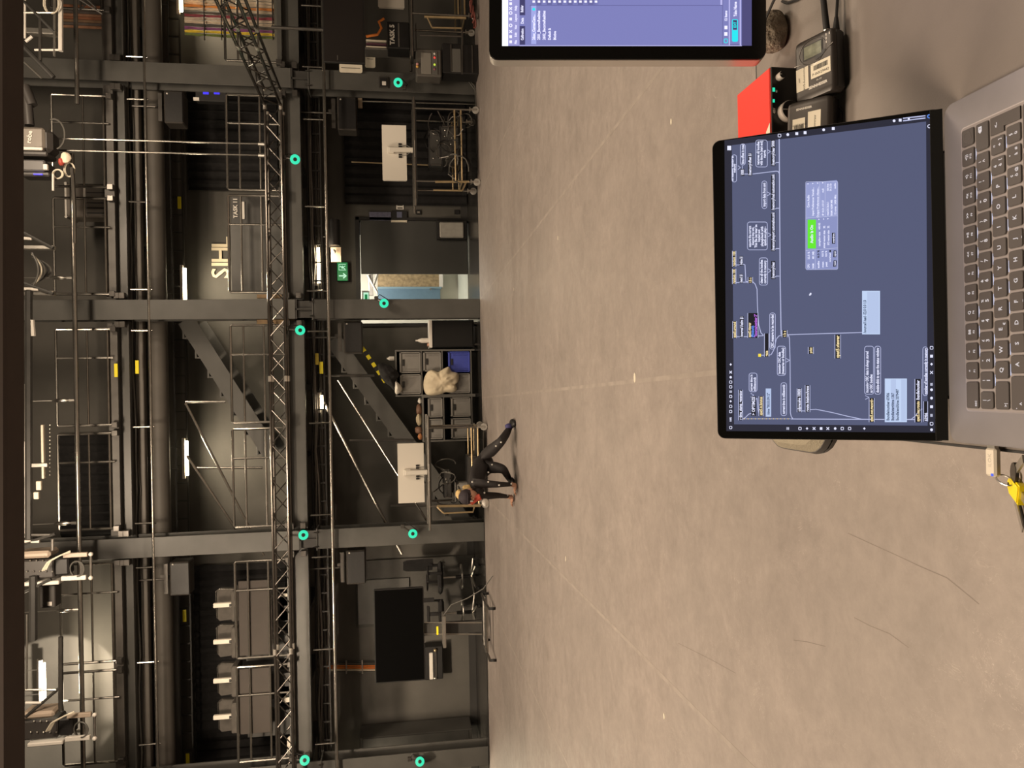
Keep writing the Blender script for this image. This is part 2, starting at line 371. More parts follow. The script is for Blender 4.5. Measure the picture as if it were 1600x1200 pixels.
# railings: one thing per panel, tubular frame with middle rails and posts
def railing(ya, yb, xt, xm, rails, zb, label, cover=None):
    X0, X1 = xx(yb, YC, xm), xx(ya, YC, xm); zt = zz(xt, YC)
    t = thing('railing', label, 'railing', ((X0+X1)/2, YC, zb), 0, 'gallery railings' if 0 else None)
    r = .02; Y = YC+.03
    build(MB().tube([(X0, Y, zb), (X0, Y, zt-.02), (X0+.02, Y, zt), (X1-.02, Y, zt), (X1, Y, zt-.02), (X1, Y, zb)], r, 8), 'frame', TUBE, t)
    for x in rails:
        z = zz(x, YC); build(MB().cyl((X0, Y, z), (X1, Y, z), r*.8, 8), 'rail', TUBE, t)
    build(MB().cyl(((X0*.3+X1*.7), Y, zb), ((X0*.3+X1*.7), Y, zt), r*.8, 8), 'post', TUBE, t)
    for X in (X0, X1): build(MB().box(X-.04, X+.04, Y-.04, Y+.06, zb-.05, zb+.03, .004), 'foot_clamp', DTUBE, t)
    return t
UP = [(-80, 13, 'upper gallery railing panel at the right edge'), (148, 291, 'upper gallery railing panel right of the diagonal gel shelves column'), (309, 459, 'upper gallery railing panel above the wall lettering'), (514, 665, 'upper gallery railing panel left of the centre column'), (678, 828, 'upper gallery railing panel right of the left column'), (882, 1037, 'upper gallery railing panel in front of the round pale wall patch'), (1051, 1195, 'upper gallery railing panel at the far left')]
for ya, yb, lab in UP: railing(ya, yb, 87, 130, (136, 168), 5.5, lab)
LO = [(-60, 95, 'lower gallery railing panel in front of the coloured sheets'), (148, 296, 'lower gallery railing panel above the right hand trolley'), (305, 456, 'lower gallery railing panel by the wall lettering'), (508, 660, 'lower gallery railing panel left of the centre column'), (670, 823, 'lower gallery railing panel right of the left column'), (877, 1028, 'lower gallery railing panel holding the inner brown board'), (1042, 1190, 'lower gallery railing panel holding the outer brown board')]
for ya, yb, lab in LO: railing(ya, yb, 361, 400, (381, 413), 3.04, lab)
# brown boards hung on the lower railing
BRD = mat('brown_board', (.042, .033, .027), .7, noise=.08, ns=6)
for ya, yb, lab in ((907, 1024, 'dark brown board hung on the railing, nearer the left column'), (1044, 1146, 'dark brown board hung on the railing, outer left one')):
    tag(build(bp(MB(), 373, 425, ya, yb, YC+.06, .02, .004), 'board', BRD), lab, 'board')
tag(build(bp(MB(), 361, 440, 308, 350, YC+.4, .02, .004), 'board', DSTEEL), 'narrow black board behind the railing under the white lettering', 'board')
tag(build(bp(MB(), 361, 440, 352, 456, YC+.45, .02, .004), 'board', STEEL), 'wide grey board behind the railing under the white lettering', 'board')
# long straight services running the whole width
def run(name, x, Y, r, m, lab, cat, sag=0, ya=None, yb=None, box=None):
    X0, X1 = (-9.4, 8.3) if ya is None else (xx(yb, Y, x), xx(ya, Y, x)); z = zz(x, Y)
    mb = MB()
    if box: mb.box(X0, X1, Y, Y+box[0], z-box[1]/2, z+box[1]/2, .01)
    else: mb.cyl((X0, Y, z), (X1, Y, z), r, 12)
    t = thing(name, lab, cat, ((X0+X1)/2, Y, z)); build(mb, 'run', m, t); return t
t = run('steel_pipe', 515, YC-.12, .026, TUBE, 'bright steel pipe running under the whole lower gallery', 'pipe')
for y in [0, 97, 180, 318, 452, 516, 662, 808, 875, 1022, 1172]:
    z = zz(515, YC-.12); X = xx(y, YC-.1, 500); build(MB().cyl((X, YC-.12, z), (X, YC+.1, z+.0), .014, 8).cyl((X, YC+.1, z), (X, YC+.1, z+.34), .014, 8), 'hanger', TUBE, t)
t = run('steel_pipe', 235, YC-.02, .022, TUBE, 'steel pipe running under the upper gallery', 'pipe')
for y in [83, 150, 312, 450, 515, 668, 820, 890, 1040, 1170]:
    z = zz(235, YC); X = xx(y, YC, 230); build(MB().cyl((X, YC-.02, z), (X, YC+.15, z+.02), .014, 8).cyl((X, YC+.15, z), (X, YC+.15, z+.3), .014, 8), 'hanger', TUBE, t)
t = run('suspended_pipe', 119, YC-.45, .032, TUBE, 'thick bright steel pipe slung in front of the upper gallery', 'pipe', ya=240, yb=1260)
for y in (434, 626, 818, 954, 1145):
    X = xx(y, YC-.45, 90); z0 = zz(119, YC-.45); z1 = zz(20, YC-.45)
    build(MB().cyl((X, YC-.45, z0), (X, YC-.45, z0+.1), .02, 8).lathe([(.008, 0), (.028, .06), (.028, .16), (.008, .22)], (X, YC-.45, z0+.1)).cyl((X, YC-.45, z0+.3), (X, YC-.45, z1), .007, 6), 'turnbuckle', ALU, t)
t = run('suspended_pipe', 129, YC-.6, .03, TUBE, 'short steel pipe end hanging over the right column', 'pipe', ya=-60, yb=163)
run('air_duct', 249, YC+.5, .135, mat('duct_brown_grey', (.085, .076, .066), .6, noise=.15, ns=2), 'round grey air duct under the upper gallery', 'duct')
run('cable_trunking', 219, YC+.35, .1, DUCT, 'grey cable trunking under the upper gallery floor', 'trunking', box=(.14, .10))
for i, (x, Y, h, lab) in enumerate(((282, YC+1.2, .09, 'black cable ladder carrying the upper tube lamps'), (497, YC+.5, .1, 'black cable ladder under the lower gallery'))):
    z = zz(x, Y); t = thing('cable_ladder', lab, 'cable ladder', (0, Y, z))
    for s in (-1, 1): build(MB().box(-9.4, 8.3, Y-.02, Y+.02, z+s*h-.012, z+s*h+.012), 'side_rail', DSTEEL, t)
    for q in range(60): X = -9.2+q*.295; build(MB().box(X-.012, X+.012, Y-.01, Y+.01, z-h, z+h), 'rung', DSTEEL, t)
for k in range(6):
    Y = YC+.36+k*.06; z = zz(487+k*3.2, Y); rnd = random.Random(k)
    mb = MB().tube([(X*.5, Y+rnd.uniform(-.01, .01), z+rnd.uniform(-.02, .02)) for X in range(-18, 17)], .014+.004*(k % 3), 6)
    tag(build(mb, 'cable', [RUBBER, GCABLE, DTUBE][k % 3]), 'long cable in the bundle under the lower gallery', 'cable', 'cables under the lower gallery')
for k in range(6):
    Y = YC+.25+k*.04; z = zz(209+k*2.6, Y); rnd = random.Random(k+9)
    mb = MB().tube([(X*.5, Y, z+rnd.uniform(-.02, .02)) for X in range(-18, 17)], .014, 6)
    tag(build(mb, 'cable', [GCABLE, RUBBER][k % 2]), 'long cable in the bundle under the upper gallery', 'cable', 'cables under the upper gallery')
# ---------------------------------------------------------------- stairs
def stair(pa, pb, Yn, wid, name, label, hand=True):
    (xa, ya), (xb, yb) = pa, pb; A = P(xa, ya, Yn); B = P(xb, yb, Yn); A.y = B.y = Yn
    d = (B-A).normalized(); L = (B-A).length; nrm = Vector((-d.z, 0, d.x)); nrm = nrm if nrm.z > 0 else -nrm
    t = thing(name, label, 'stairs', A); h = .13
    for Y in (Yn, Yn+wid):
        q = [A+nrm*h, B+nrm*h, B-nrm*h, A-nrm*h]
        build(MB().prism([(v.x, v.z) for v in q], Y, Y+.02), 'stringer', STEEL, t)
    n = max(4, int(abs(A.z-B.z)/.18))
    for i in range(n):
        c = A+(B-A)*((i+.5)/n); build(MB().box(c.x-.14, c.x+.14, Yn+.02, Yn+wid, c.z+.12, c.z+.15, .003).box(c.x-.14, c.x-.12, Yn+.02, Yn+wid, c.z+.0, c.z+.12), 'tread', STEEL, t)
    return t, A, B
stair((290, 500), (425, 712), YC+.62, .85, 'gallery_stairs', 'grey steel stairs between the upper and lower galleries')
ls, A_, B_ = stair((520, 530), (735, 830), YC+.62, .85, 'floor_stairs', 'grey steel stairs behind the crate shelves and left trolley')
for pa, pb, r in (((503, 622), (628, 866), .024), ((528, 594), (672, 822), .016)):
    build(MB().cyl(P(*pa, YC+.58), P(*pb, YC+.58), r, 8), 'handrail', TUBE, ls)
for x0, x1, y in ((546, 646, 688), (610, 668, 790), (505, 585, 587)): build(MB().cyl(P(x0, y, YC+.6), P(x1, y, YC+.6), .018, 8), 'rail_post', DTUBE, ls)
us = [o for o in bpy.data.objects if o.name == 'gallery_stairs'][0]
for pa, pb, r in (((290, 630), (412, 868), .02), ((292, 712), (372, 832), .02)): build(MB().cyl(P(*pa, YC+.58), P(*pb, YC+.58), r, 8), 'handrail', TUBE, us)
for x0, x1, y in ((290, 352, 628), (308, 410, 731)): build(MB().cyl(P(x0, y, YC+.6), P(x1, y, YC+.6), .018, 8), 'rail_post', TUBE, us)
# hazard stripes along the low edge of the lower stair
hz = thing('hazard_strip', 'yellow and black hazard strip under the slope of the stairs', 'warning strip', P(585, 570, YC+.5))
a, b = P(566, 543, YC+.58), P(602, 597, YC+.58)
for i in range(9):
    p, q = a+(b-a)*(i/9), a+(b-a)*((i+1)/9); n = Vector((-(b-a).z, 0, (b-a).x)).normalized()*.03
    build(MB().prism([(v.x, v.z) for v in (p-n, q-n, q+n, p+n)], YC+.57, YC+.59), 'yellow_stripe' if i % 2 == 0 else 'black_stripe', YEL if i % 2 == 0 else BLACK, hz)
# ---------------------------------------------------------------- tube lamps
def tube_lamp(x, ya, yb, Y, lab, pw=20, r=.022):
    p, q = P(x, yb, Y), P(x, ya, Y); p.z = q.z = (p.z+q.z)/2; p.y = q.y = Y
    t = thing('tube_lamp', lab, 'lamp', (p+q)/2)
    build(MB().cyl(p, q, r, 12), 'tube', TUBEL, t)
    build(MB().box(p.x-.05, q.x+.05, Y-.03, Y+.03, p.z+.025, p.z+.07, .005), 'housing', WHITE, t)
    for X in (p.x+.1, q.x-.1): build(MB().cyl((X, Y, p.z+.06), (X, Y, {True: 5.31, False: 2.9}[2.9 < p.z < 5.3] if p.z < 5.3 else 7.6), .006, 6), 'hanger', DTUBE, t)
    l = bpy.data.lights.new('tube_light', 'AREA'); l.shape = 'RECTANGLE'; l.size = (q-p).length; l.size_y = .05; l.energy = pw; l.color = (1, .84, .6)
    o = bpy.data.objects.new('tube_light', l); C.objects.link(o); o.location = (p+q)/2-Vector((0, 0, .04)); o.parent = None
    return t
tube_lamp(289, 419, 468, YC+1.1, 'glowing tube lamp beside the white lettering', 26, .025)
tube_lamp(292, 689, 743, YC+1.1, 'glowing tube lamp above the upper stairs handrail', 26, .025)
tube_lamp(69, 1036, 1094, YC+.9, 'glowing tube lamp high up beside the pale wall patch', 70, .025)
tube_lamp(283, -30, 18, YC+1.1, 'glowing tube lamp above the coloured sheets', 26, .025)
tube_lamp(498, 387, 442, YC+.55, 'tube lamp under the lower gallery, above the exit sign', 16, .02)
tube_lamp(503, 618, 640, YC+.55, 'short tube lamp under the lower gallery, above the stairs', 8, .02)
tube_lamp(560, 1225, 1280, YC+.9, 'tube lamp under the lower gallery just outside the left edge', 60, .02)  # extra lamp out of view, added to brighten the left back wall

sp = bpy.data.lights.new('added_spot', 'SPOT'); sp.energy = 700; sp.color = (1, .85, .66); sp.spot_size = R(48); sp.spot_blend = .12; sp.shadow_soft_size = .03  # added spot without a fixture, throws the round pool on the wall
so = bpy.data.objects.new('added_spot', sp); C.objects.link(so); so.location = P(80, 1082, 11.75); so.rotation_euler = (P(98, 1082, YW)-so.location).to_track_quat('-Z', 'Y').to_euler()
# ================================================================ trusses
YT = 11.3; ZT1, ZT0 = zz(422, YT), zz(447, YT); XT = 4.0
def truss(A, B, name, label, side):
    A = Vector(A); B = Vector(B); d = (B-A).normalized(); L = (B-A).length; h = ZT1-ZT0; up = Vector((0, 0, h)); s = Vector(side)*h
    t = thing(name, label, 'truss', A)
    for o in (Vector(), up, s, s+up): build(MB().cyl(A+o, B+o, .02, 8), 'chord', TRUSS, t)
    n = int(L/.25); st = L/n
    for i in range(n):
        p, q = A+d*st*i, A+d*st*(i+1); m = A+d*st*(i+.5)
        a, b, c, e = ((p, q+up, s+p+up, s+q), (p+up, q, s+p, s+q+up))[i % 2]
        build(MB().cyl(a, b, .009, 5), 'brace', TRUSS, t); build(MB().cyl(c, e, .009, 5), 'brace', TRUSS, t)
        if i % 2 == 0: build(MB().cyl(p+up, q+s+up, .009, 5), 'brace', TRUSS, t)
    for f in (0, .333, .667, 1):
        for o in (Vector(), up, s, s+up): build(MB().cyl(A+d*(L*f-.04 if f else 0)+o, A+d*(L*f+.04 if f < 1 else L)+o, .028, 8), 'coupler', ALU, t)
    return t
truss((-7.6, YT, ZT0), (XT, YT, ZT0), 'lattice_truss', 'long lattice truss crossing in front of the lower gallery', (0, 1, 0))
truss((XT+.02, YT, ZT0), (XT+.02, 5.6, ZT0), 'lattice_truss', 'lattice truss running towards the camera on the right', (1, 0, 0))
for y in (222, 240):
    X = xx(y, YT+.12, 300); t = thing('suspension_rod', 'thin steel rod holding the truss corner, '+('right' if y == 222 else 'left')+' one of the pair', 'rod', (X, YT+.12, ZT1))
    build(MB().cyl((X, YT+.12, ZT1), (X, YT+.12, 7.6), .012, 6), 'rod', TUBE, t); build(MB().cyl((X, YT+.12, ZT1), (X, YT+.12, ZT1+.12), .03, 8), 'clamp', ALU, t)
# ---------------------------------------------------------------- ring cameras
def ring_cam(px, py, Y, label, anchor, r=.068):
    c = P(px, py, Y); dirn = (CP-c).normalized(); t = thing('ring_camera', label, 'camera', c)
    build(MB().lathe([(r*.86, -.13), (r*.95, -.12), (r*1.0, -.004), (r*1.0, 0)], c, dirn, 20), 'housing', BLACK, t)
    build(MB().lathe([(r*1.02, 0), (r*1.02, .008), (r*.42, .012), (r*.42, 0)], c, dirn, 28), 'light_ring', CYAN, t)
    build(MB().lathe([(r*.40, .0), (r*.40, .02), (r*.28, .022), (r*.27, .018)], c, dirn, 20), 'lens', PLAST, t)
    a = P(*anchor, Y+.08) if len(anchor) == 2 else Vector(anchor)
    build(MB().cyl(c-dirn*.08, a, .014, 8).box(a.x-.03, a.x+.03, a.y-.03, a.y+.03, a.z-.03, a.z+.03, .008), 'clamp', DTUBE, t)
    build(MB().tube([c-dirn*.12, c-dirn*.14+Vector((.06, 0, -.06)), a+Vector((.06, .02, -.05)), a], .007, 5), 'cable', RUBBER, t)
    return t
ring_cam(461, 249, YT-.02, 'cyan ringed camera under the truss, above the right hand trolley', (444, 246))
ring_cam(469, 516, YT-.02, 'cyan ringed camera under the truss, left of the centre column', (448, 514))
ring_cam(474, 836, YT-.02, 'cyan ringed camera under the truss in front of the left column', (452, 836))
ring_cam(476, 1188, YT-.02, 'cyan ringed camera under the truss at the far left edge', (455, 1186))
ring_cam(622, 129, YC-.25, 'cyan ringed camera on the right column, below its socket', (632, 137))
ring_cam(600, 474, YC-.25, 'cyan ringed camera on the centre column beside the doorway', (588, 466))
ring_cam(645, 834, YC-.25, 'cyan ringed camera on the left column below the handrails', (629, 822))
ring_cam(656, 1190, YC-.25, 'cyan ringed camera on the far left column', (640, 1186))
# ---------------------------------------------------------------- loudspeakers
SPK = mat('speaker_brown', (.040, .034, .029), .6, noise=.1, ns=40, bump=.1, bs=200)
def speaker(xa, xb, ya, yb, Y, label):
    t = thing('loudspeaker', label, 'loudspeaker', P((xa+xb)/2, (ya+yb)/2, Y))
    build(bp(MB(), xa, xb, ya, yb, Y, .3, .015), 'cabinet', SPK, t)
    build(bp(MB(), xa+2, xb-1, ya+2, yb-2, Y-.012, .014, .004), 'grille', PLAST, t)
    p = P(xa+5, ya+4, Y-.015); build(MB().ball(p, .014, 8, 6), 'badge', WHITE, t)
    q = P(xa, (ya+yb)/2, Y+.15); build(MB().cyl((q.x, Y+.15, q.z-.01), (q.x, Y+.15, 3.02 if q.z < 3 else 5.48), .014, 8), 'hanger', DTUBE, t)
    build(bp(MB(), xa-9, xa-3, ya+3, yb-3, Y+.05, .03), 'bracket', DTUBE, t)
    build(bp(MB(), xa-14, xa, ya+20, ya+25, Y+.12, .03), 'bracket', DTUBE, t)
    return t
speaker(527, 557, 151, 203, YC+.15, 'brown black loudspeaker hung beside the right column, lower gallery')
speaker(537, 566, 502, 552, YC+.15, 'brown black loudspeaker hung left of the centre column')
speaker(541, 571, 860, 913, YC+.15, 'brown black loudspeaker hung left of the left column, lower gallery')
speaker(256, 286, 142, 192, YC+.15, 'brown black loudspeaker under the upper gallery beside the right column')
speaker(265, 296, 878, 931, YC+.15, 'brown black loudspeaker under the upper gallery left of the left column')
# ---------------------------------------------------------------- wall letters
lm = mat('letter_white', (.72, .62, .45), .6)
t = thing('wall_lettering', 'large cream letters spelling SIHL on the dark back wall', 'lettering', P(346, 404, YW-.02))
for ch, y in (('S', 427), ('I', 413), ('H', 398), ('L', 379)):
    build(text_mb(ch, .41, front(P(346, y, YW-.02)), .008, bold=.012), 'letter', lm, t)
# ---------------------------------------------------------------- exit sign
def tplane(body, size, px, py, Y, m, par, nm='lettering', bold=0, al='CENTER', sx=1):
    return build(text_mb(body, size, front(P(px, py, Y)), .001, al, sx, bold), nm, m, par, smooth=False)
GRN = em('exit_green', 10, 120, 60, 1.0); EXW = em('exit_white', 190, 240, 205, 1)
t = thing('exit_sign', 'lit green exit sign with a down arrow, above the door', 'sign', P(536, 424, YW-.13))
Ye = YW-.13
build(bp(MB(), 526, 545, 409.5, 439, Ye, .12, .01), 'housing', BLACK, t); build(bp(MB(), 527, 543, 410, 438.5, Ye-.01, .01, .004), 'panel', GRN, t)
p = P(536, 431, Ye-.013)
build(MB().box(p.x-.012, p.x+.012, p.y-.002, p.y, p.z-.02, p.z+.07).prism([(p.x-.05, p.z-.01), (p.x, p.z-.065), (p.x+.05, p.z-.01), (p.x+.035, p.z+.005), (p.x, p.z-.03), (p.x-.035, p.z+.005)], p.y-.002, p.y), 'arrow', EXW, t)
p = P(535, 417.5, Ye-.013) # running person pictogram by a doorway
build(MB().box(p.x-.055, p.x-.045, p.y-.002, p.y, p.z-.06, p.z+.06).box(p.x+.045, p.x+.055, p.y-.002, p.y, p.z-.06, p.z+.06).box(p.x-.055, p.x+.055, p.y-.002, p.y, p.z+.055, p.z+.063)
      .ball((p.x+.012, p.y, p.z+.035), (.013, .002, .013), 8, 6).prism([(p.x-.01, p.z+.02), (p.x+.015, p.z+.02), (p.x+.01, p.z-.015), (p.x+.03, p.z-.05), (p.x+.015, p.z-.05), (p.x-.002, p.z-.02), (p.x-.03, p.z-.05), (p.x-.04, p.z-.04), (p.x-.015, p.z-.01)], p.y-.002, p.y)
      .prism([(p.x-.03, p.z+.005), (p.x+.0, p.z+.022), (p.x+.03, p.z), (p.x+.025, p.z-.01), (p.x, p.z+.008), (p.x-.027, p.z-.006)], p.y-.002, p.y), 'pictogram', EXW, t)
t = thing('exit_sign', 'small green and white exit sign inside the lit corridor', 'sign', P(570, 460, YW+.5))
build(bp(MB(), 565, 577, 454, 469, YW+.5, .04, .004), 'housing', WHITE, t); build(bp(MB(), 568, 576, 457, 468, YW+.49, .01), 'panel', EXW, t); build(bp(MB(), 570, 574, 460, 468, YW+.485, .006), 'symbol', GRN, t)
# ---------------------------------------------------------------- wall fittings right of the door
t = thing('notice_panel', 'bluish control panel and notices on the wall right of the door', 'panel', P(594, 338, YW-.02))
build(bp(MB(), 577, 611, 331, 344, YW-.03, .03, .003), 'blue_panel', mat('blue_panel', (.18, .18, .27), .4, noise=.25, ns=30), t)
build(bp(MB(), 612, 636, 329, 341, YW-.04, .04, .003), 'black_panel', BLACK, t); build(bp(MB(), 620, 628, 331, 340, YW-.045, .006), 'screen', mat('blue_grey', (.12, .13, .2), .3), t)
build(bp(MB(), 611, 636, 344, 347, YW-.03, .03), 'tray', CREAM, t)
t = thing('wall_socket', 'white double wall socket above the black panel', 'socket', P(625, 323, YW-.02)); build(bp(MB(), 619, 631, 318.5, 327, YW-.02, .02, .004), 'cover', WHITE, t)
for y in (320.5, 325): build(bp(MB(), 621, 629, y-1, y+1, YW-.025, .006), 'outlet', GCABLE, t)
t = thing('wall_socket', 'small dark wall socket nearer the floor beside the door', 'socket', P(654, 331, YW-.02)); build(bp(MB(), 650, 658, 328, 335, YW-.03, .03, .004), 'cover', BLACK, t); build(bp(MB(), 652, 656, 330, 333, YW-.035, .006), 'outlet', ALU, t)
t = thing('wall_socket', 'black wall socket low down right of the white wall box', 'socket', P(714, 331, YW-.02)); build(bp(MB(), 710, 718, 328, 334.5, YW-.03, .03, .004), 'cover', BLACK, t)
t = thing('wall_heater', 'pale grey box with a black surround low on the door wall', 'box', P(706, 358, YW-.1))
build(bp(MB(), 682, 730, 344, 374, YW-.14, .1, .01), 'surround', BLACK, t); build(bp(MB(), 687, 725, 346.5, 371, YW-.19, .06, .02), 'cover', mat('pale_cover', (.33, .31, .28), .5, noise=.1), t)
# light object under gallery near door top, a black lamp head
t = thing('stage_lamp', 'black stage lamp head with a beige plate hanging above the door', 'lamp', P(525, 370, YC+.7))
build(MB().cyl(P(520, 345, YC+.75), P(522, 385, YC+.7), .12, 16, .1), 'body', PLAST, t); build(bp(MB(), 508, 512, 352, 400, YC+.8, .05), 'yoke', DTUBE, t); q = P(509, 370, YC+.82); build(MB().cyl((q.x, YC+.82, q.z), (q.x, YC+.82, 3.0), .012, 8), 'hanger', DTUBE, t)
build(bp(MB(), 517, 533, 386, 409, YC+.72, .03, .004), 'plate', mat('beige_plate', (.45, .35, .25), .6), t)
build(MB().ball(P(521, 393, YC+.65), .04, 10, 8), 'bulb', WHITE, t)
t = thing('column_socket', 'socket box on the front of the right column above its ring camera', 'socket', P(599, 129, YC-.04))
build(bp(MB(), 592, 607, 120, 137, YC-.05, .03, .003), 'frame', DTUBE, t); build(bp(MB(), 594, 605, 122, 135, YC-.06, .015), 'recess', BLACK, t); build(bp(MB(), 597, 603, 127, 133, YC-.065, .01), 'outlet', WHITE, t)
# ---------------------------------------------------------------- crate shelves
GP = mat('grey_crate', (.20, .19, .175), .55, noise=.06, ns=9); GPD = mat('grey_crate_dark', (.12, .115, .105), .6); BLP = mat('blue_crate', (.045, .065, .36), .5, noise=.06)
YS = 12.55
def shelf(xt, xb, ya, yb, boards, label):
    t = thing('crate_shelf', label, 'shelf', P(xb, (ya+yb)/2, YS)); t.location.z = 0.002; t.location.y = YS
    X0, X1 = xx(yb, YS, 690), xx(ya, YS, 690); zt = zz(xt, YS)
    for X in (X0, X1-.025): build(MB().box(X, X+.025, YS, YS+.5, .06, zt, .003), 'side_panel', GPD, t)
    for x in boards: z = zz(x, YS); build(MB().box(X0+.025, X1-.025, YS, YS+.5, z-.012, z+.012, .003), 'shelf_board', GPD, t)
    build(MB().box(X0+.025, X1-.025, YS+.48, YS+.5, .1, zt), 'back_panel', BLACK, t)
    for X in (X0+.012, X1-.012):
        for Y in (YS+.04, YS+.46): build(MB().cyl((X, Y, 0.002), (X, Y, .062), .02, 8), 'foot', RUBBER, t)
    return t
shelf(618, 737, 546, 618.5, (619.5, 659, 691.5, 736.5), 'right hand crate shelf with the blue crate and cream cloth')
shelf(659, 737, 618.5, 690, (660.5, 692.5, 736.5), 'left hand lower crate shelf behind the trolley')
def crate(xa, xb, ya, yb, m, label, lid=False):
    Y = YS-.012; zb = None; t = thing('storage_crate', label, 'crate', P(xb, (ya+yb)/2, Y))
    X0, X1 = xx(yb, Y, 690), xx(ya, Y, 690); z0, z1 = zz(xb, Y), zz(xa, Y)
    mb = MB().box(X0+.01, X1-.01, Y+.02, Y+.42, z0, z0+.01).box(X0+.01, X1-.01, Y+.02, Y+.035, z0, z1).box(X0+.01, X1-.01, Y+.405, Y+.42, z0, z1).box(X0+.01, X0+.025, Y+.02, Y+.42, z0, z1).box(X1-.025, X1-.01, Y+.02, Y+.42, z0, z1)
    build(mb, 'body', m, t)
    build(MB().box(X0, X1, Y, Y+.03, z1-.03, z1, .004).box(X0, X1, Y, Y+.03, z0, z0+.02, .004).box(X0, X0+.02, Y, Y+.03, z0, z1, .004).box(X1-.02, X1, Y, Y+.03, z0, z1, .004), 'rim', m, t)
    xm = (X0+X1)/2; build(MB().box(xm-.05, xm+.05, Y+.004, Y+.022, z1-.075, z1-.045, .003), 'grip_hole', BLACK, t)
    for k in (-.33, .33): build(MB().box(xm+k*(X1-X0)-.005, xm+k*(X1-X0)+.005, Y+.008, Y+.022, z0+.02, z1-.08), 'rib', m, t)
crate(625, 658, 549.5, 582, GP, 'grey crate top right on the right hand shelf')
crate(625, 658, 584, 615, GP, 'grey crate top left on the right hand shelf, a cloth hanging in it')
crate(662, 690, 549.5, 580, GP, 'grey crate in the middle row of the right hand shelf')
crate(701, 735, 549.5, 582, BLP, 'blue crate at the bottom of the right hand shelf')
crate(701, 735, 584, 615, GP, 'grey crate beside the blue crate, half hidden by cream cloth')
crate(668, 691, 621.5, 652, GP, 'grey crate upper right on the left hand shelf')
crate(668, 691, 654, 686, GP, 'grey crate upper left on the left hand shelf')
crate(704, 735, 621.5, 652, GP, 'grey crate lower right on the left hand shelf')
crate(704, 735, 654, 686, GP, 'grey crate lower left on the left hand shelf')
# cloth: lumpy draped sheet
def lump(c, r, seed, n=26, m=18, k=.22, f=3.0):
    rnd = random.Random(seed); ph = [(Vector((rnd.gauss(0, 1), rnd.gauss(0, 1), rnd.gauss(0, 1)))*f, rnd.uniform(0, 6)) for _ in range(6)]
    return MB().ball(c, r, n, m, lambda v: 1+k*sum(math.sin(v.dot(d)+p) for d, p in ph)/3)
CLO = mat('cream_cloth', (.62, .53, .38), .9, noise=.08, ns=6, bump=.6, bs=7)
t = thing('cream_cloth', 'bundle of cream cloth bulging out of the right hand crate shelf', 'cloth', P(690, 595, YS-.1))
def drape(pts, Y, seed, m, nm, par): # cloth hanging in folds inside an outline
    c = sum((P(x, y, Y) for x, y in pts), Vector())/len(pts); rnd = random.Random(seed); vs = []; fs = []; K = 14; n = len(pts)*4
    ring = []
    for i in range(len(pts)):
        p0, p1, p2, p3 = [P(*pts[(i+j-1) % len(pts)], Y) for j in range(4)]
        for q in range(4):
            u = q/4; ring.append(.5*((2*p1)+(-p0+p2)*u+(2*p0-5*p1+4*p2-p3)*u*u+(-p0+3*p1-3*p2+p3)*u**3))
    for j in range(K+1):
        f = j/K
        for i in range(n):
            a = 2*math.pi*i/n; v = c+(ring[i]-c)*f
            b = .15*math.sqrt(max(0, 1-f**2.2)); b += (1-abs(mnoise.noise(Vector((v.x*7+v.z*5+seed, v.z*2.5-v.x*2, seed*1.7))))*3.2)*.035*(1-f*.55)+mnoise.noise(v*22)*.012
            v = v.copy(); v.y -= b; vs.append(v)
    for j in range(K):
        for i in range(n): fs.append((j*n+i, j*n+(i+1) % n, (j+1)*n+(i+1) % n, (j+1)*n+i))
    bk = [len(vs)+i for i in range(n)]; vs += [v+Vector((0, .05, 0)) for v in vs[K*n:K*n+n]]
    for i in range(n): fs.append((K*n+i, K*n+(i+1) % n, bk[(i+1) % n], bk[i]))
    fs.append(tuple(bk)); mb = MB(); mb.add(vs, fs); return build(mb, nm, m, par)
drape([(664, 588), (668, 581), (674, 578), (684, 581), (690, 578), (701, 573), (706, 580), (716, 584), (716, 596), (712, 601), (714, 609), (706, 613), (696, 613), (688, 616), (676, 618), (666, 616), (662, 606), (662, 596)], YS-.05, 3, CLO, 'fold', t)
t = thing('white_cloth', 'white cloth hanging out of the top left grey crate', 'cloth', P(624, 606, YS-.06))
drape([(617, 597), (621, 597), (628, 606), (626, 613), (620, 616), (617, 612)], YS-.06, 5, mat('white_cloth', (.7, .66, .58), .9, bump=.4, bs=9), 'fold', t)
t = thing('black_coat', 'black coat slung over the right hand crate shelf top', 'coat', P(605, 590, YS-.05))
drape([(590, 572), (595, 567), (606, 569), (615, 575), (624, 586), (617, 597), (618, 611), (610, 604), (602, 598), (596, 590)], YS-.05, 8, CLOTHB, 'coat_fold', t)
t = thing('spray_bottle', 'small white bottle on top of the right hand crate shelf', 'bottle', P(617, 560, YS+.1)); z = zz(618, YS+.1)
build(MB().lathe([(.03, 0), (.034, .01), (.034, .08), (.014, .1), (.014, .12)], (P(617, 560, YS+.1).x, YS+.1, z+.012), (0, 0, 1), 14), 'body', WHITE, t)
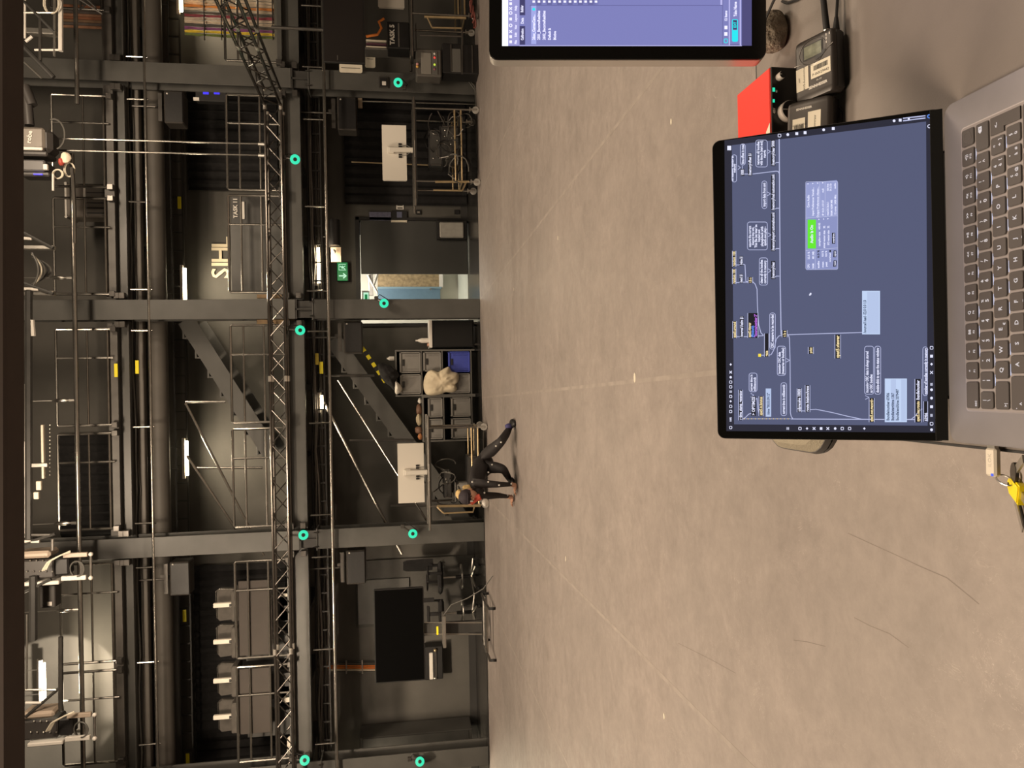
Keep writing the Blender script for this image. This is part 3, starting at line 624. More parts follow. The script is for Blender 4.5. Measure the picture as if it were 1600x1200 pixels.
for i, (y, c, s) in enumerate(((626, WHITE, (.05, .05, .035)), (640, mat('brown_leather', (.14, .07, .04), .6), (.09, .07, .05)), (655, mat('beige_bag', (.4, .33, .22), .8), (.1, .07, .055)), (672, mat('brown_leather', (.14, .07, .04), .6), (.06, .06, .06)), (682, mat('orange_bag', (.35, .14, .05), .8), (.05, .06, .04)))):
    p = P(655, y, YS+.2); z = zz(660.5, YS)+.012
    tag(build(lump((p.x, YS+.2, z+s[2]*.95), s, 20+i, 16, 10, .12), ['cup_cloth', 'leather_pouch', 'fabric_bag', 'leather_pouch', 'fabric_bag'][i], c), ['small white cloth on top of the left crate shelf, right end', 'brown leather pouch on the left crate shelf', 'beige fabric bag on the left crate shelf', 'brown pouch further left on the left crate shelf', 'small orange brown bag at the left end of the left crate shelf'][i], ['cloth', 'pouch', 'bag', 'pouch', 'bag'][i])
# black cabinet with bottle
t = thing('black_cabinet', 'black cabinet with a pale top edge beside the centre column', 'cabinet', P(740, 521, 12.6)); Y = 12.6
X0, X1 = xx(543, Y, 700), xx(500, Y, 700); zt = zz(672, Y)
build(MB().box(X0, X1, Y+.02, Y+.5, .06, zt-.05, .004), 'body', BLACK, t); build(MB().box(X0+.01, X1-.01, Y, Y+.02, .08, zt-.08, .006), 'door', mat('black_door', (.006, .006, .006), .35), t)
build(MB().box(X0-.0, X1+.0, Y-.01, Y+.5, zt-.05, zt, .004), 'top', WHITE, t)
for X in (X0+.05, X1-.05):
    for Z in (Y+.06, Y+.44): build(MB().cyl((X, Z, .002), (X, Z, .062), .02, 8), 'foot', DTUBE, t)
p = P(671, 532, Y+.1); t = thing('bottle', 'white squeeze bottle standing on the black cabinet', 'bottle', (p.x, Y+.1, zt))
build(MB().lathe([(.035, 0), (.04, .01), (.04, .12), (.025, .17), (.015, .18), (.013, .22)], (p.x, Y+.1, zt), (0, 0, 1), 14), 'body', WHITE, t)
p = P(671, 539, Y+.1); tag(build(MB().lathe([(.02, 0), (.03, .005), (.026, .03)], (p.x, Y+.1, zt), (0, 0, 1), 12), 'small_dish', mat('pink_dish', (.6, .35, .25), .5)), 'small pink dish beside the bottle on the black cabinet', 'dish')
# ---------------------------------------------------------------- trolleys
def wheel(c, par, r=.055):
    w = build(MB().lathe([(r*.5, -.016), (r*.9, -.016), (r, -.01), (r, .01), (r*.9, .016), (r*.5, .016)], c, (0, 1, 0), 18), 'wheel', mat('grey_tyre', (.35, .33, .30), .6), par)
    build(MB().cyl((c[0], c[1]-.02, c[2]), (c[0], c[1]+.02, c[2]), .014, 8).box(c[0]-.012, c[0]+.012, c[1]-.03, c[1]-.022, c[2], c[2]+.09).box(c[0]-.012, c[0]+.012, c[1]+.022, c[1]+.03, c[2], c[2]+.09).box(c[0]-.03, c[0]+.03, c[1]-.04, c[1]+.04, c[2]+.085, c[2]+.1), 'castor', ALU, par)
def monitor_back(xa, xb, ya, yb, Y, ztab, label, cy):
    X0, X1 = xx(yb, Y, 620), xx(ya, Y, 620); z0, z1 = zz(xb, Y), zz(xa, Y); xm = xx(cy, Y, 620); K = 12
    t = thing('curved_monitor', label, 'monitor', (xm, Y+.1, ztab))
    vs = []; fs = []
    for i in range(K+1):
        u = i/K*2-1; X = X0+(X1-X0)*i/K; b = .06*u*u
        for dy, z in ((0-.00, z0+.012), (-.02, z0), (-.02, z1), (0, z1-.012), (.03, z1-.012), (.03, z0+.012)): vs.append((X, Y-b+dy+.04, z))
    for i in range(K):
        for k in range(6): a = i*6+k; b = i*6+(k+1) % 6; fs.append((a, b, b+6, a+6))
    fs += [tuple(range(6))[::-1], tuple(range(K*6, K*6+6))]
    mb = MB(); mb.add(vs, fs); build(mb, 'rear_shell', mat('monitor_white', (.66, .62, .55), .4), t)
    vs = []; fs = []
    for i in range(K+1):
        u = i/K*2-1; X = X0+.01+(X1-X0-.02)*i/K; b = .06*u*u
        for z in (z0+.02, z1-.02): vs.append((X, Y-b+.0705, z))
    for i in range(K): a = 2*i; fs.append((a, a+1, a+3, a+2))
    mb = MB(); mb.add(vs, fs); build(mb, 'screen', BLACK, t)
    build(MB().box(xm-.035, xm+.035, Y-.06, Y+.0, ztab+.02, z0+(z1-z0)*.72, .01).box(xm-.05, xm+.05, Y-.04, Y+.03, z0+(z1-z0)*.5, z0+(z1-z0)*.78, .01), 'stand', mat('monitor_white', (.66, .62, .55), .4), t)
    build(MB().box(xm-.13, xm+.13, Y-.12, Y+.14, ztab, ztab+.02, .006), 'foot', WHITE, t)
    for s in (-1, 1):
        for k in range(2): build(MB().box(xm+s*(.05+.035*k), xm+s*(.075+.035*k), Y-.002, Y+.022, z0+.07, z0+.12, .002), 'port', BLACK, t)
        build(MB().tube([(xm+s*.07, Y, z0+.07), (xm+s*.075, Y-.03, z0+.0), (xm+s*.03, Y-.05, ztab+.06)], .006, 5), 'cable', GCABLE, t)
    return t
def trolley(ya, yb, Y, xt, label, rails, legs, name='equipment_trolley', dp=.55):
    X0, X1 = xx(yb, Y, 690), xx(ya, Y, 690); z = zz(xt, Y); xm = (X0+X1)/2
    t = thing(name, label, 'trolley', (xm, Y+dp/2, 0))
    build(MB().box(X0, X1, Y, Y+dp, z-.05, z-.025, .004), 'table_top', DSTEEL, t)
    build(MB().cyl((X0-.12, Y, z-.01), (X1+.06, Y, z-.01), .022, 10).cyl((X0-.12, Y+dp, z-.01), (X1+.06, Y+dp, z-.01), .022, 10), 'top_rail', TUBE, t)
    LX = [xx(y, Y, 710) for y in legs]
    for X in LX:
        for YY in (Y, Y+dp): build(MB().cyl((X, YY, .16), (X, YY, z-.03), .016, 8), 'leg', TUBE, t); wheel((X, YY, .057), t)
    L, Rr = min(LX), max(LX)
    for x in rails: zz_ = zz(x, Y); build(MB().cyl((L, Y, zz_), (Rr, Y, zz_), .013, 8).cyl((L, Y+dp, zz_), (Rr, Y+dp, zz_), .013, 8), 'shelf_rail', BRASS, t)
    build(MB().box(L, Rr, Y+.01, Y+dp-.01, zz(rails[-1], Y)-.01, zz(rails[-1], Y)+.004), 'lower_shelf', DSTEEL, t)
    for X in (L, Rr): build(MB().cyl((X, Y, zz(rails[-1], Y)), (X, Y+dp, zz(rails[-1], Y)), .013, 8), 'shelf_rail', BRASS, t)
    return t, L, Rr, z, zz(rails[-1], Y)
tr, L1, R1, z1, zs1 = trolley(160, 310, 11.75, 653, 'metal equipment trolley full of cables beside the right column', (718, 728), (171, 284))
build(MB().tube([P(680, 284, 11.75), P(733, 284, 11.75)], .02, 8), 'push_bar', BRASS, tr)
build(MB().tube([P(677, 297, 11.7), P(722, 298, 11.7)], .014, 8).tube([P(722, 298, 11.7), P(728, 285, 11.75)], .014, 8), 'side_handle', BRASS, tr)
monitor_back(604, 642, 197, 283, 11.85, z1-.025, 'white backed curved monitor on the right hand trolley', 235)
t2, L2, R2, z2, zs2 = trolley(655, 815, 11.45, 666, 'metal equipment trolley behind the crouching performer', (735, 745), (668, 790))
build(MB().cyl(P(683, 791, 11.42), P(751, 790, 11.42), .02, 8), 'push_bar', BRASS, t2)
build(MB().tube([P(683, 792, 11.42), P(692, 801, 11.4), P(694, 802, 11.4), P(739, 800, 11.4), P(741, 792, 11.42)], .013, 8), 'side_handle', BRASS, t2)
monitor_back(619, 660, 693, 786, 11.55, z2-.025, 'white backed curved monitor on the left hand trolley', 739)
def loops(L, Rr, Y0, Y1, z0, z1, n, seed, m=GCABLE, r=.009):
    rnd = random.Random(seed); out = []
    for k in range(n):
        c = Vector((rnd.uniform(L+.1, Rr-.1), rnd.uniform(Y0, Y1), rnd.uniform(z0+.15, z1-.12))); a, b = rnd.uniform(.08, .22), rnd.uniform(.08, .16); ph = rnd.uniform(0, 6); pts = []
        for i in range(22): th = ph+i/21*rnd.uniform(4.5, 6.0); pts.append(c+Vector((a*math.cos(th), .05*math.sin(th*2+k), b*math.sin(th)*(1 if i < 16 else 1.15))))
        mb = MB().tube(pts, r, 6); out.append(mb)
    return out
for i, mb in enumerate(loops(L1, R1, 11.70, 11.95, .05, .9, 14, 4)): tag(build(mb, 'cable', [GCABLE, RUBBER, DTUBE][i % 3]), 'looped cable tangled on the right hand trolley', 'cable', 'tangled cables on the right hand trolley')
for i, mb in enumerate(loops(L2, R2, 11.45, 11.8, .25, .85, 5, 7)): tag(build(mb, 'cable', [GCABLE, RUBBER][i % 2]), 'looped cable tangled on the left hand trolley', 'cable', 'tangled cables on the left hand trolley')
def device(c, s, label, leds=3, m=BLACK, seed=0):
    t = thing('rack_unit', label, 'device', (c[0], c[1], c[2]-s[2]/2)); x, y, z = c; a, b, h = s[0]/2, s[1]/2, s[2]/2
    build(MB().box(x-a, x+a, y-b, y+b, z-h, z+h, .006), 'case', m, t); rnd = random.Random(seed)
    build(MB().box(x-a*.9, x+a*.9, y-b-.004, y-b+.002, z-h*.8, z+h*.8, .002), 'front_plate', DSTEEL, t)
    for i in range(leds): X = x+rnd.uniform(-a*.8, a*.8); Z = z+rnd.uniform(-h*.5, h*.5); build(MB().ball((X, y-b-.006, Z), .012, 8, 6), 'knob', ALU, t)
    for k in (-1, 1): build(MB().box(x+k*a*.95-.01, x+k*a*.95+.01, y-b-.02, y-b, z-h*.7, z+h*.7, .003), 'handle', DTUBE, t)
def at(px, py, Y): return P(px, py, Y)
p = at(678, 236, 12.0); device((p.x, 12.0, p.z-.02), (.55, .3, .22), 'black rack unit hanging under the right hand trolley top', 2, BLACK, 1)
p = at(705, 230, 12.0); device((p.x+.02, 12.0, zs1+.17), (.5, .34, .32), 'black rack unit with silver knobs on the right hand trolley shelf', 8, PLAST, 2)
p = at(700, 720, 11.7); device((p.x-.15, 11.7, zs2+.08), (.46, .34, .16), 'flat black rack unit on the left hand trolley shelf', 5, PLAST, 3)
p = at(716, 768, 11.62); t = thing('grey_tub', 'grey box on the left hand trolley shelf behind the performer', 'box', (p.x, 11.62, zs2+.006)); build(MB().box(p.x-.14, p.x+.14, 11.55, 11.8, zs2+.006, zs2+.33, .03), 'body', mat('grey_tub', (.22, .21, .19), .5), t); build(MB().box(p.x-.15, p.x+.15, 11.54, 11.81, zs2+.33, zs2+.35, .006), 'lid', GPD, t)
p = at(682, 755, 11.8); device((p.x, 11.75, z2-.30), (.4, .3, .12), 'black amplifier hanging under the left hand trolley top', 3, BLACK, 5)
# ---------------------------------------------------------------- black TV on a wheeled stand
Yv = 11.35
t = thing('wheeled_tv', 'large black television on a tall wheeled stand at the left', 'television', (xx(985, Yv, 750), Yv, 0))
build(bp(MB(), 585, 663, 919, 1066, Yv, .05, .01), 'bezel', PLAST, t); build(bp(MB(), 586.5, 661.5, 921, 1064, Yv-.003, .004), 'screen', mat('tv_glass', (.003, .003, .003), .12, spec=.4), t)
build(bp(MB(), 640, 754, 973, 991, Yv+.06, .06, .004), 'post', DSTEEL, t)
for y in (973, 991): build(MB().cyl(P(663, y, Yv+.06), P(753, y, Yv+.06), .01, 6), 'post_edge', ALU, t)
build(bp(MB(), 682, 685, 979, 992, Yv+.05, .01), 'yellow_label', YEL, t)
build(bp(MB(), 692, 697, 963, 1013, Yv-.15, .25, .008), 'shelf', ALU, t)
zb = .11; X0, X1 = xx(1020, Yv-.2, 755), xx(944, Yv-.2, 755)
build(MB().cyl((X0, Yv-.2, zb), (X1, Yv-.2, zb), .026, 10), 'base_bar', TUBE, t)
build(MB().cyl((X0, Yv-.2, zb), (X0-.03, Yv-.45, .09), .02, 8).cyl((X1, Yv-.2, zb), (X1+.0, Yv-.45, .09), .02, 8).cyl((X0, Yv-.2, zb), (X0, Yv+.35, zb), .02, 8).cyl((X1, Yv-.2, zb), (X1, Yv+.35, zb), .02, 8).cyl((X0, Yv+.09, zb), (X1, Yv+.09, zb), .02, 8), 'base_frame', DTUBE, t)
for X, Y in ((X0-.03, Yv-.45), (X1, Yv-.45), (X0, Yv+.35), (X1, Yv+.35)): build(MB().lathe([(.02, -.02), (.045, -.018), (.045, .018), (.02, .02)], (X, Y, .046), (1, .3, 0), 14), 'wheel', RUBBER, t)
c_ = [P(692, 963, Yv-.1), P(705, 945, Yv-.1), P(730, 935, Yv-.15), P(755, 920, Yv-.3), P(765, 900, Yv-.3)]
c_[-1].z = .012; build(MB().tube(c_, .008, 6), 'cable', GCABLE, t)
# ---------------------------------------------------------------- draughtsman chairs
def stool(px, Y, label, rz=0):
    X = xx(px, Y, 720); t = thing('drafting_chair', label, 'chair', (X, Y, 0.002), rz); W = lambda mb, n, m: build(mb, n, m, t, world=False)
    for k in range(5):
        a = k*1.2566+.3; e = (.30*math.cos(a), .30*math.sin(a), .085); W(MB().cyl((0, 0, .13), e, .022, 8, .015), 'base_leg', ALU)
        W(MB().lathe([(.01, -.02), (.03, -.02), (.03, .02), (.01, .02)], (e[0], e[1], .031), (math.sin(a), -math.cos(a), 0), 12).cyl((e[0], e[1], .03), (e[0], e[1], .085), .012, 6), 'castor', RUBBER)
    W(MB().cyl((0, 0, .10), (0, 0, .40), .03, 10), 'gas_lift', BLACK); W(MB().cyl((0, 0, .38), (0, 0, .62), .016, 10), 'piston', ALU)
    W(MB().tube([(.2*math.cos(i*.3142), .2*math.sin(i*.3142), .30) for i in range(21)], .013, 6).cyl((-.2, 0, .3), (.2, 0, .3), .01, 6), 'foot_ring', ALU)
    W(MB().box(-.23, .23, -.23, .23, .62, .70, .035), 'seat', CLOTHB)
    W(MB().box(-.03, .03, .2, .24, .62, .85, .01), 'back_bar', PLAST)
    W(MB().prism([(-.21, .78), (.21, .78), (.23, .95), (.20, 1.22), (.12, 1.28), (-.12, 1.28), (-.20, 1.22), (-.23, .95)], .20, .27), 'backrest', CLOTHB)
    for s in (-1, 1): W(MB().box(s*.25-.015, s*.25+.015, -.02, .03, .64, .86, .006).box(s*.25-.035, s*.25+.035, -.14, .14, .86, .89, .012), 'armrest', PLAST)
stool(901, 13.1, 'black drafting chair left of the left column', R(-60))
stool(957, 13.0, 'black drafting chair half hidden behind the television stand', R(-75))
# ---------------------------------------------------------------- more wall pieces at the left
t = thing('wall_panel', 'grey panel leaning on the wall between the chairs and television', 'panel', P(700, 900, 13.8)); build(bp(MB(), 556, 742, 872, 975, YW-.05, .04, .004), 'sheet', mat('grey_sheet', (.055, .052, .046), .7, noise=.1), t)
t = thing('coffee_machine', 'silver and black wall unit right of the television', 'appliance', P(680, 1037, YW-.3))
build(bp(MB(), 664, 692, 1010, 1062, YW-.28, .24, .01), 'body', BLACK, t); build(bp(MB(), 671, 677, 1020, 1062, YW-.30, .03, .01), 'chrome_bar', WHITE, t); build(bp(MB(), 679, 683, 1018, 1060, YW-.30, .02, .004), 'inner_bar', DTUBE, t)
for y in (1016, 1060): build(MB().ball(P(680, y, YW-.31), .03, 10, 8), 'cap', BRASS if y < 1030 else ALU, t)
t = thing('cable_riser', 'orange and grey cables running down the wall above the television', 'cable', P(555, 1042, YW-.05))
for k, m in enumerate((DSTEEL, GCABLE, ORANGE, ORANGE, WCABLE, GCABLE)): build(MB().cyl(P(510, 1034+k*3.2, YW-.05), P(600, 1034+k*3.2, YW-.05), .014, 6), 'cable', m, t)
for x in (540, 565): build(bp(MB(), x, x+2, 1032, 1053, YW-.07, .02), 'cable_clip', ALU, t)
t = thing('floor_cabinet', 'long low dark cabinet against the wall at the far left', 'cabinet', P(700, 1155, 13.2)); build(bp(MB(), 562, 738, 1146, 1172, 13.3, .5, .006), 'body', STEEL, t); build(bp(MB(), 566, 733, 1148, 1170, 13.29, .012, .004), 'door', DSTEEL, t)
t = thing('access_hatch', 'flat square hatch on the wall above the television', 'hatch', P(570, 925, YW-.03)); build(bp(MB(), 559, 640, 905, 974, YW-.09, .03, .004), 'cover', STEEL, t)
# ================================================================ table
TZ = .752
TBL = mat('table_top_grey', (.172, .147, .130), .5, noise=.05, ns=18, bump=.06, bs=400)
t = thing('work_table', 'large grey topped table with a thin black edge in the near right', 'table', (.8, .8, 0))
build(MB().box(-.074, 1.9, .38, 1.193, TZ-.024, TZ, .001), 'table_top', TBL, t)
build(MB().box(-.0765, 1.9, 1.1932, 1.196, TZ-.025, TZ-.0003).box(-.0768, -.0743, .38, 1.196, TZ-.025, TZ-.0003), 'edge_band', BLACK, t)
for X in (-.02, 1.82):
    for Y in (.44, 1.14): build(MB().box(X-.02, X+.02, Y-.02, Y+.02, 0.002, TZ-.026, .003), 'leg', BLACK, t)
build(MB().box(0, 1.8, 1.12, 1.15, TZ-.09, TZ-.026).box(0, 1.8, .43, .46, TZ-.09, TZ-.026), 'apron', BLACK, t)
# ================================================================ laptop
LPX, LPW, LPZ = -.0700, .3560, .7677
GRY = mat('space_grey_metal', (.245, .228, .236), .38, .5, noise=.03, ns=30, bump=.02, bs=900)
KEY = mat('key_cap', (.062, .052, .048), .42, noise=.06, ns=20)
KLEG = em('key_legend', 235, 225, 225, .8)
lt = thing('laptop', 'open silver grey laptop showing a patch of text boxes on its dark screen', 'laptop', (LPX+LPW/2, .62, TZ))
def rrect(x0, x1, y0, y1, r, n=5):
    pts = []
    for cx, cy, a in ((x1-r, y1-r, 0), (x0+r, y1-r, 90), (x0+r, y0+r, 180), (x1-r, y0+r, 270)):
        for i in range(n+1): th = R(a+90*i/n); pts.append((cx+r*math.cos(th), cy+r*math.sin(th)))
    return pts
WX0, WX1, WY1, WY0 = -.0358, .2535, .7142, .600
base = MB().prism(rrect(LPX, LPX+LPW, .492, .741, .012), TZ+.003, LPZ-.001, 'z').prism(rrect(LPX+.001, LPX+LPW-.001, .493, .740, .012), LPZ-.001, LPZ, 'z')
build(base, 'base', GRY, lt)
for X in (LPX+.03, LPX+LPW-.03):
    for Y in (.52, .71): build(MB().cyl((X, Y, TZ+.0005), (X, Y, TZ+.0035), .008, 10), 'rubber_foot', RUBBER, lt)
# keyboard well rim
build(MB().prism(rrect(WX0-.0012, WX1+.0012, WY0-.0012, WY1+.0012, .004), LPZ, LPZ+.0002, 'z'), 'well_edge', mat('well_edge', (.42, .38, .38), .3, .6), lt)
build(MB().prism(rrect(WX0, WX1, WY0, WY1, .0035), LPZ+.0001, LPZ+.0005, 'z'), 'keyboard_plate', mat('well_base', (.28, .25, .245), .45, .4), lt)
build(MB().prism(rrect(.03, .19, .50, .592, .006), LPZ, LPZ+.0004, 'z'), 'trackpad', mat('trackpad', (.30, .28, .29), .3, .5), lt)
build(MB().box(LPX+.045, LPX+LPW-.045, .7405, .752, LPZ-.010, LPZ+.0035, .004), 'hinge', BLACK, lt)
U = .01980; RP = .01945
KG = .0027
kx0 = WX0+.0012; ky = WY1-.0012
GLOW = em('key_glow', 205, 215, 250, 1.1)
def key(c0, c1, row, leg, big=None, poly=None, sub=None):
    x0, x1 = kx0+c0*U+KG/2-.0004, kx0+c1*U-KG/2-.0004; y1 = ky-row*RP; y0 = y1-RP+KG
    if poly: m = MB().prism(poly, LPZ+.0004, LPZ+.0019, 'z')
    else: m = MB().prism(rrect(x0, x1, y0, y1, .0022, 3), LPZ+.0004, LPZ+.0016, 'z').prism(rrect(x0+.0004, x1-.0004, y0+.0004, y1-.0004, .002, 3), LPZ+.0016, LPZ+.0019, 'z')
    k = build(m, 'key', KEY, lt)
    for s, dx, dy, sz in leg:
        M = Matrix.Translation(((x0+x1)/2+dx, (y0+y1)/2+dy, LPZ+.00195))
        build(text_mb(s, sz, M, .00004, bold=.02), 'legend', KLEG, k, smooth=False)
    return k
# function row
key(0, 1.5, 0, [('esc', -.0085, -.0045, .0045)])
FN = ['*', '*', 'B8', 'Q', '0', 'c', '<<', '>II', '>>', '<x', '<)', '<))']
for i in range(12): key(1.5+i, 2.5+i, 0, [(['☼', '☼', '⊞', 'Q', '♀', 'c', '<<', '>II', '>>', '<x', '<)', '<))'][i] if i > 6 else FN[i], 0, .0018, .0048), ('F%d' % (i+1), 0, -.0038, .0034)])
kk = key(13.5, 14.5, 0, [])
build(MB().tube([(kx0+14*U+.0052*math.cos(i*.2618), ky-.0083+.0052*math.sin(i*.2618), LPZ+.0019) for i in range(25)], .0002, 4), 'sensor_ring', mat('sensor_ring', (.12, .10, .09), .4), kk)
N1 = ['1!', '2"', '3£', '4$', '5%', '6&', '7/', '8(', '9)', '0=', "'?", '^']
key(0, 1, 1, [('|', 0, .0032, .0050), ('\\', 0, -.0028, .0050)])
for i, s in enumerate(N1): key(1+i, 2+i, 1, [(s[1] if len(s) > 1 else 'ì', 0, .0032, .0044), (s[0], 0, -.0028, .0062)])
k = key(13, 14.5, 1, [])
p = (kx0+14.1*U, ky-RP-.006, LPZ+.0019)
build(MB().prism([(p[0]-.004, p[1]), (p[0]-.002, p[1]+.0022), (p[0]+.003, p[1]+.0022), (p[0]+.003, p[1]-.0022), (p[0]-.002, p[1]-.0022)], p[2], p[2]+.0001, 'z'), 'legend', KLEG, k)
build(text_mb('x', .0042, Matrix.Translation((p[0]+.0007, p[1]+.0003, p[2]+.00015)), .00003), 'legend', KEY, k)
key(0, 1.5, 2, [('>|', -.009, -.0045, .0046)])
for i, c in enumerate('QWERTYUIOP'): key(1.5+i, 2.5+i, 2, [(c, 0, 0, .0062)]+([('€', .005, -.0045, .004)] if c == 'E' else []))
key(11.5, 12.5, 2, [('é', 0, .0032, .0050), ('è', 0, -.0030, .0054), ('[', .0052, -.003, .0044)])
key(12.5, 13.5, 2, [('*', 0, .0026, .0056), ('+', 0, -.0030, .0054), (']', .0052, -.003, .0044)])
y2 = ky-2*RP; y3 = ky-3*RP; xa, xb, xc = kx0+13.5*U+.001, kx0+14.5*U-.0018, kx0+13.75*U+.001
key(13.5, 14.5, 2, [('<-', 0, .001, .0056)], poly=[(xa, y2), (xa, y2-RP+KG), (xc, y2-RP+KG), (xc, y3-RP+KG), (xb, y3-RP+KG), (xb, y2)])
key(0, 1.75, 3, [('^', -.010, -.004, .006), ('.', -.0145, .0035, .006)])
for i, c in enumerate('ASDFGHJKL'): key(1.75+i, 2.75+i, 3, [(c, 0, 0, .0062)]+([('_', 0, -.006, .004)] if c in 'FJ' else []))
for i, (a, b, c) in enumerate((('ç', 'ò', '@'), ('°', 'à', '#'), ('§', 'ù', ''))): key(10.75+i, 11.75+i, 3, [(a, 0, .0032, .0046), (b, 0, -.0030, .0052)]+([(c, .0052, -.003, .0042)] if c else []))
key(0, 1.25, 4, []); key(1.25, 2.25, 4, [])
for i, c in enumerate('ZXCVBNM,.-'): key(2.25+i, 3.25+i, 4, [(c, 0, 0, .0062)])
key(12.25, 14.5, 4, [])
gl = MB() # light leaking out along the key gaps
for r, c, n in ((0, 1.5, 12), (1, 1, 12), (2, 1.5, 12)):
    for i in range(n):
        if (i*7+r*3) % 4 == 0: continue
        x = kx0+(c+i)*U; y = ky-r*RP-RP+KG*.5; gl.box(x+.004, x+.015, y-.0004, y+.0003, LPZ+.0005, LPZ+.0006)
build(gl, 'key_backlight', GLOW, lt)
# ---------------------------------------------------------------- lid and screen
LA = R(56.8); lx = Vector((1, 0, 0)); ly = Vector((0, math.cos(LA), math.sin(LA))); ln = lx.cross(ly); lo = Vector((LPX, .742, .768)); LH = .2415
LM = Matrix(((lx.x, ly.x, ln.x, lo.x), (lx.y, ly.y, ln.y, lo.y), (lx.z, ly.z, ln.z, lo.z), (0, 0, 0, 1)))
build(MB(LM).prism(rrect(0, LPW, 0, LH, .009), -.0045, -.0006, 'z'), 'lid_shell', GRY, lt)
build(MB(LM).prism(rrect(.0006, LPW-.0006, .0005, LH-.0006, .0085), -.0006, 0, 'z'), 'screen_bezel', mat('black_glass', (.006, .006, .006), .12, spec=.4), lt)
build(MB(LM).box(.001, LPW-.001, .0, .012, .0, .0008, .0003), 'lower_bezel', mat('bezel_matt', (.009, .009, .009), .4), lt)
class Scr:
    def __init__(s, M, par): s.M = M; s.I = M.inverted(); s.par = par; s.o = M.to_translation(); s.n = (M.to_3x3() @ Vector((0, 0, 1))).normalized(); s.g = {}
    def L(s, x, y): return s.I @ PP(x, y, s.o, s.n)
    def mb(s, key): return s.g.setdefault(key, MB(s.M))
    def quad(s, key, pts, z=.0003):
        v = [s.L(*p) for p in pts]; s.mb(key).add([(p.x, p.y, z) for p in v], [tuple(range(len(v)))])
    def rect(s, key, xa, xb, ya, yb, z=.0003): s.quad(key, [(xa, yb), (xa, ya), (xb, ya), (xb, yb)][::-1], z)
    def line(s, key, pts, w=.5, z=.0004):
        for (x0, y0), (x1, y1) in zip(pts[:-1], pts[1:]):
            d = math.hypot(x1-x0, y1-y0) or 1; nx, ny = -(y1-y0)/d*w, (x1-x0)/d*w
            s.quad(key, [(x0+nx, y0+ny), (x0-nx, y0-ny), (x1-nx, y1-ny), (x1+nx, y1+ny)], z)
    def bubble(s, key, xa, xb, ya, yb, w=.45, r=3.5, tail=None, z=.0004):
        r = min(r, (xb-xa)/2, (yb-ya)/2); p = rrect(xa, xb, ya, yb, r, 4); s.line(key, p+[p[0]], w, z)
        if tail: s.line(key, [(tail[0]-tail[2], tail[1]-3), (tail[0], tail[1]), (tail[0]-tail[2], tail[1]+3)], w, z)
    def text(s, key, body, x, y0, y1, h=5, z=.0005, bold=.034):
        a, b = s.L(x, y0), s.L(x, y1); u = s.L(x+h/2, y0); d = s.L(x-h/2, y0); hm = abs(d.y-u.y)
        t0 = text_mb(body, hm*1.38, Matrix(), 0, 'LEFT', bold=bold); mx = max([v.x for v in t0.v]+[1e-6]); sx = (b.x-a.x)/mx
        ang = math.atan2(b.y-a.y, b.x-a.x); ca, sa = math.cos(ang), math.sin(ang)
        s.mb(key).add([(a.x+v.x*sx*ca-v.y*sa, a.y+v.x*sx*sa+v.y*ca, z) for v in t0.v], t0.f)
    def finish(s):
        for kk, mb in s.g.items():
            nm, m = kk[:2]
            if nm in ('object_box', 'message_box', 'message_box_pale', 'tab', 'row_shade', 'divider'):
                for f in mb.f:
                    q = MB(); q.v = [mb.v[i] for i in f]; q.f = [tuple(range(len(f)))]; build(q, nm, m, s.par, smooth=False)
            else: build(mb, nm, m, s.par, smooth=False)
SC_BG = em('laptop_canvas', 84, 90, 120, 1); SC_BAR = em('laptop_bar', 38, 40, 56, 1); SC_W = em('screen_white', 222, 224, 248, 1.15)
SC_LINE = em('screen_line', 185, 190, 226, 1); SC_DK = em('screen_dark', 22, 24, 34, 1); SC_YE = em('screen_yellow', 240, 218, 165, 1.1); SC_LB = em('screen_lightblue', 178, 194, 228, 1.05)
SC_LB2 = em('screen_paleblue', 190, 208, 240, 1.05); SC_BL = em('screen_blue', 90, 140, 235, 1.1); SC_MG = em('screen_magenta', 190, 110, 225, 1.1); SC_WIN = em('screen_window', 140, 148, 196, 1); SC_WIN2 = em('screen_window_right', 152, 160, 208, 1)
SC_GN = em('screen_green', 96, 225, 45, 1.1); SC_TX = em('screen_text_dark', 60, 75, 105, 1)
s = Scr(LM, lt); BG = ('canvas', SC_BG); BA = ('toolbar', SC_BAR); W = ('screen_text', SC_W); LI = ('screen_outline', SC_LINE); DK = ('object_box', SC_DK); YT_ = ('object_text', SC_YE)
s.quad(BA, [(1461, 676), (1458.5, 178), (1132, 219.5), (1135, 673.5)], .0002)
s.quad(BG, [(1449.5, 665), (1447, 190), (1143.5, 227), (1147, 663)], .00025)
B = lambda *a, **k: s.bubble(LI, *a, **k)
T = lambda *a, **k: s.text(W, *a, **k)
def obx(xa, xb, ya, yb, body, key=YT_, edge=True, h=4.6):
    s.rect(DK, xa, xb, ya, yb, .0004)
    if edge: s.line(LI, [(xa, ya), (xa, yb)], .5, .00045); s.line(LI, [(xb, ya), (xb, yb)], .5, .00045)
    if body: s.text(key, body, (xa+xb)/2, yb-1, ya+1, h)
B(1143.8, 1151, 242, 284.5, tail=(1157, 262, 4)); T('on memory, starting at', 1144.8, 283, 244, 3.2); T('memory', 1148, 270, 256, 3.6)
B(1157, 1164.5, 225, 258); T('time offset in msec', 1160.8, 256.5, 225.5, 4.4); obx(1157.5, 1163, 264, 275, '1000', W, False); s.line(LI, [(1160, 259), (1160, 264)], .5)
obx(1169, 1175, 239, 275, '/memory/offset $1', W, False); s.line(LI, [(1160, 272), (1169, 272)], .6); B(1181, 1199, 219, 261, tail=(1204, 237, 5))
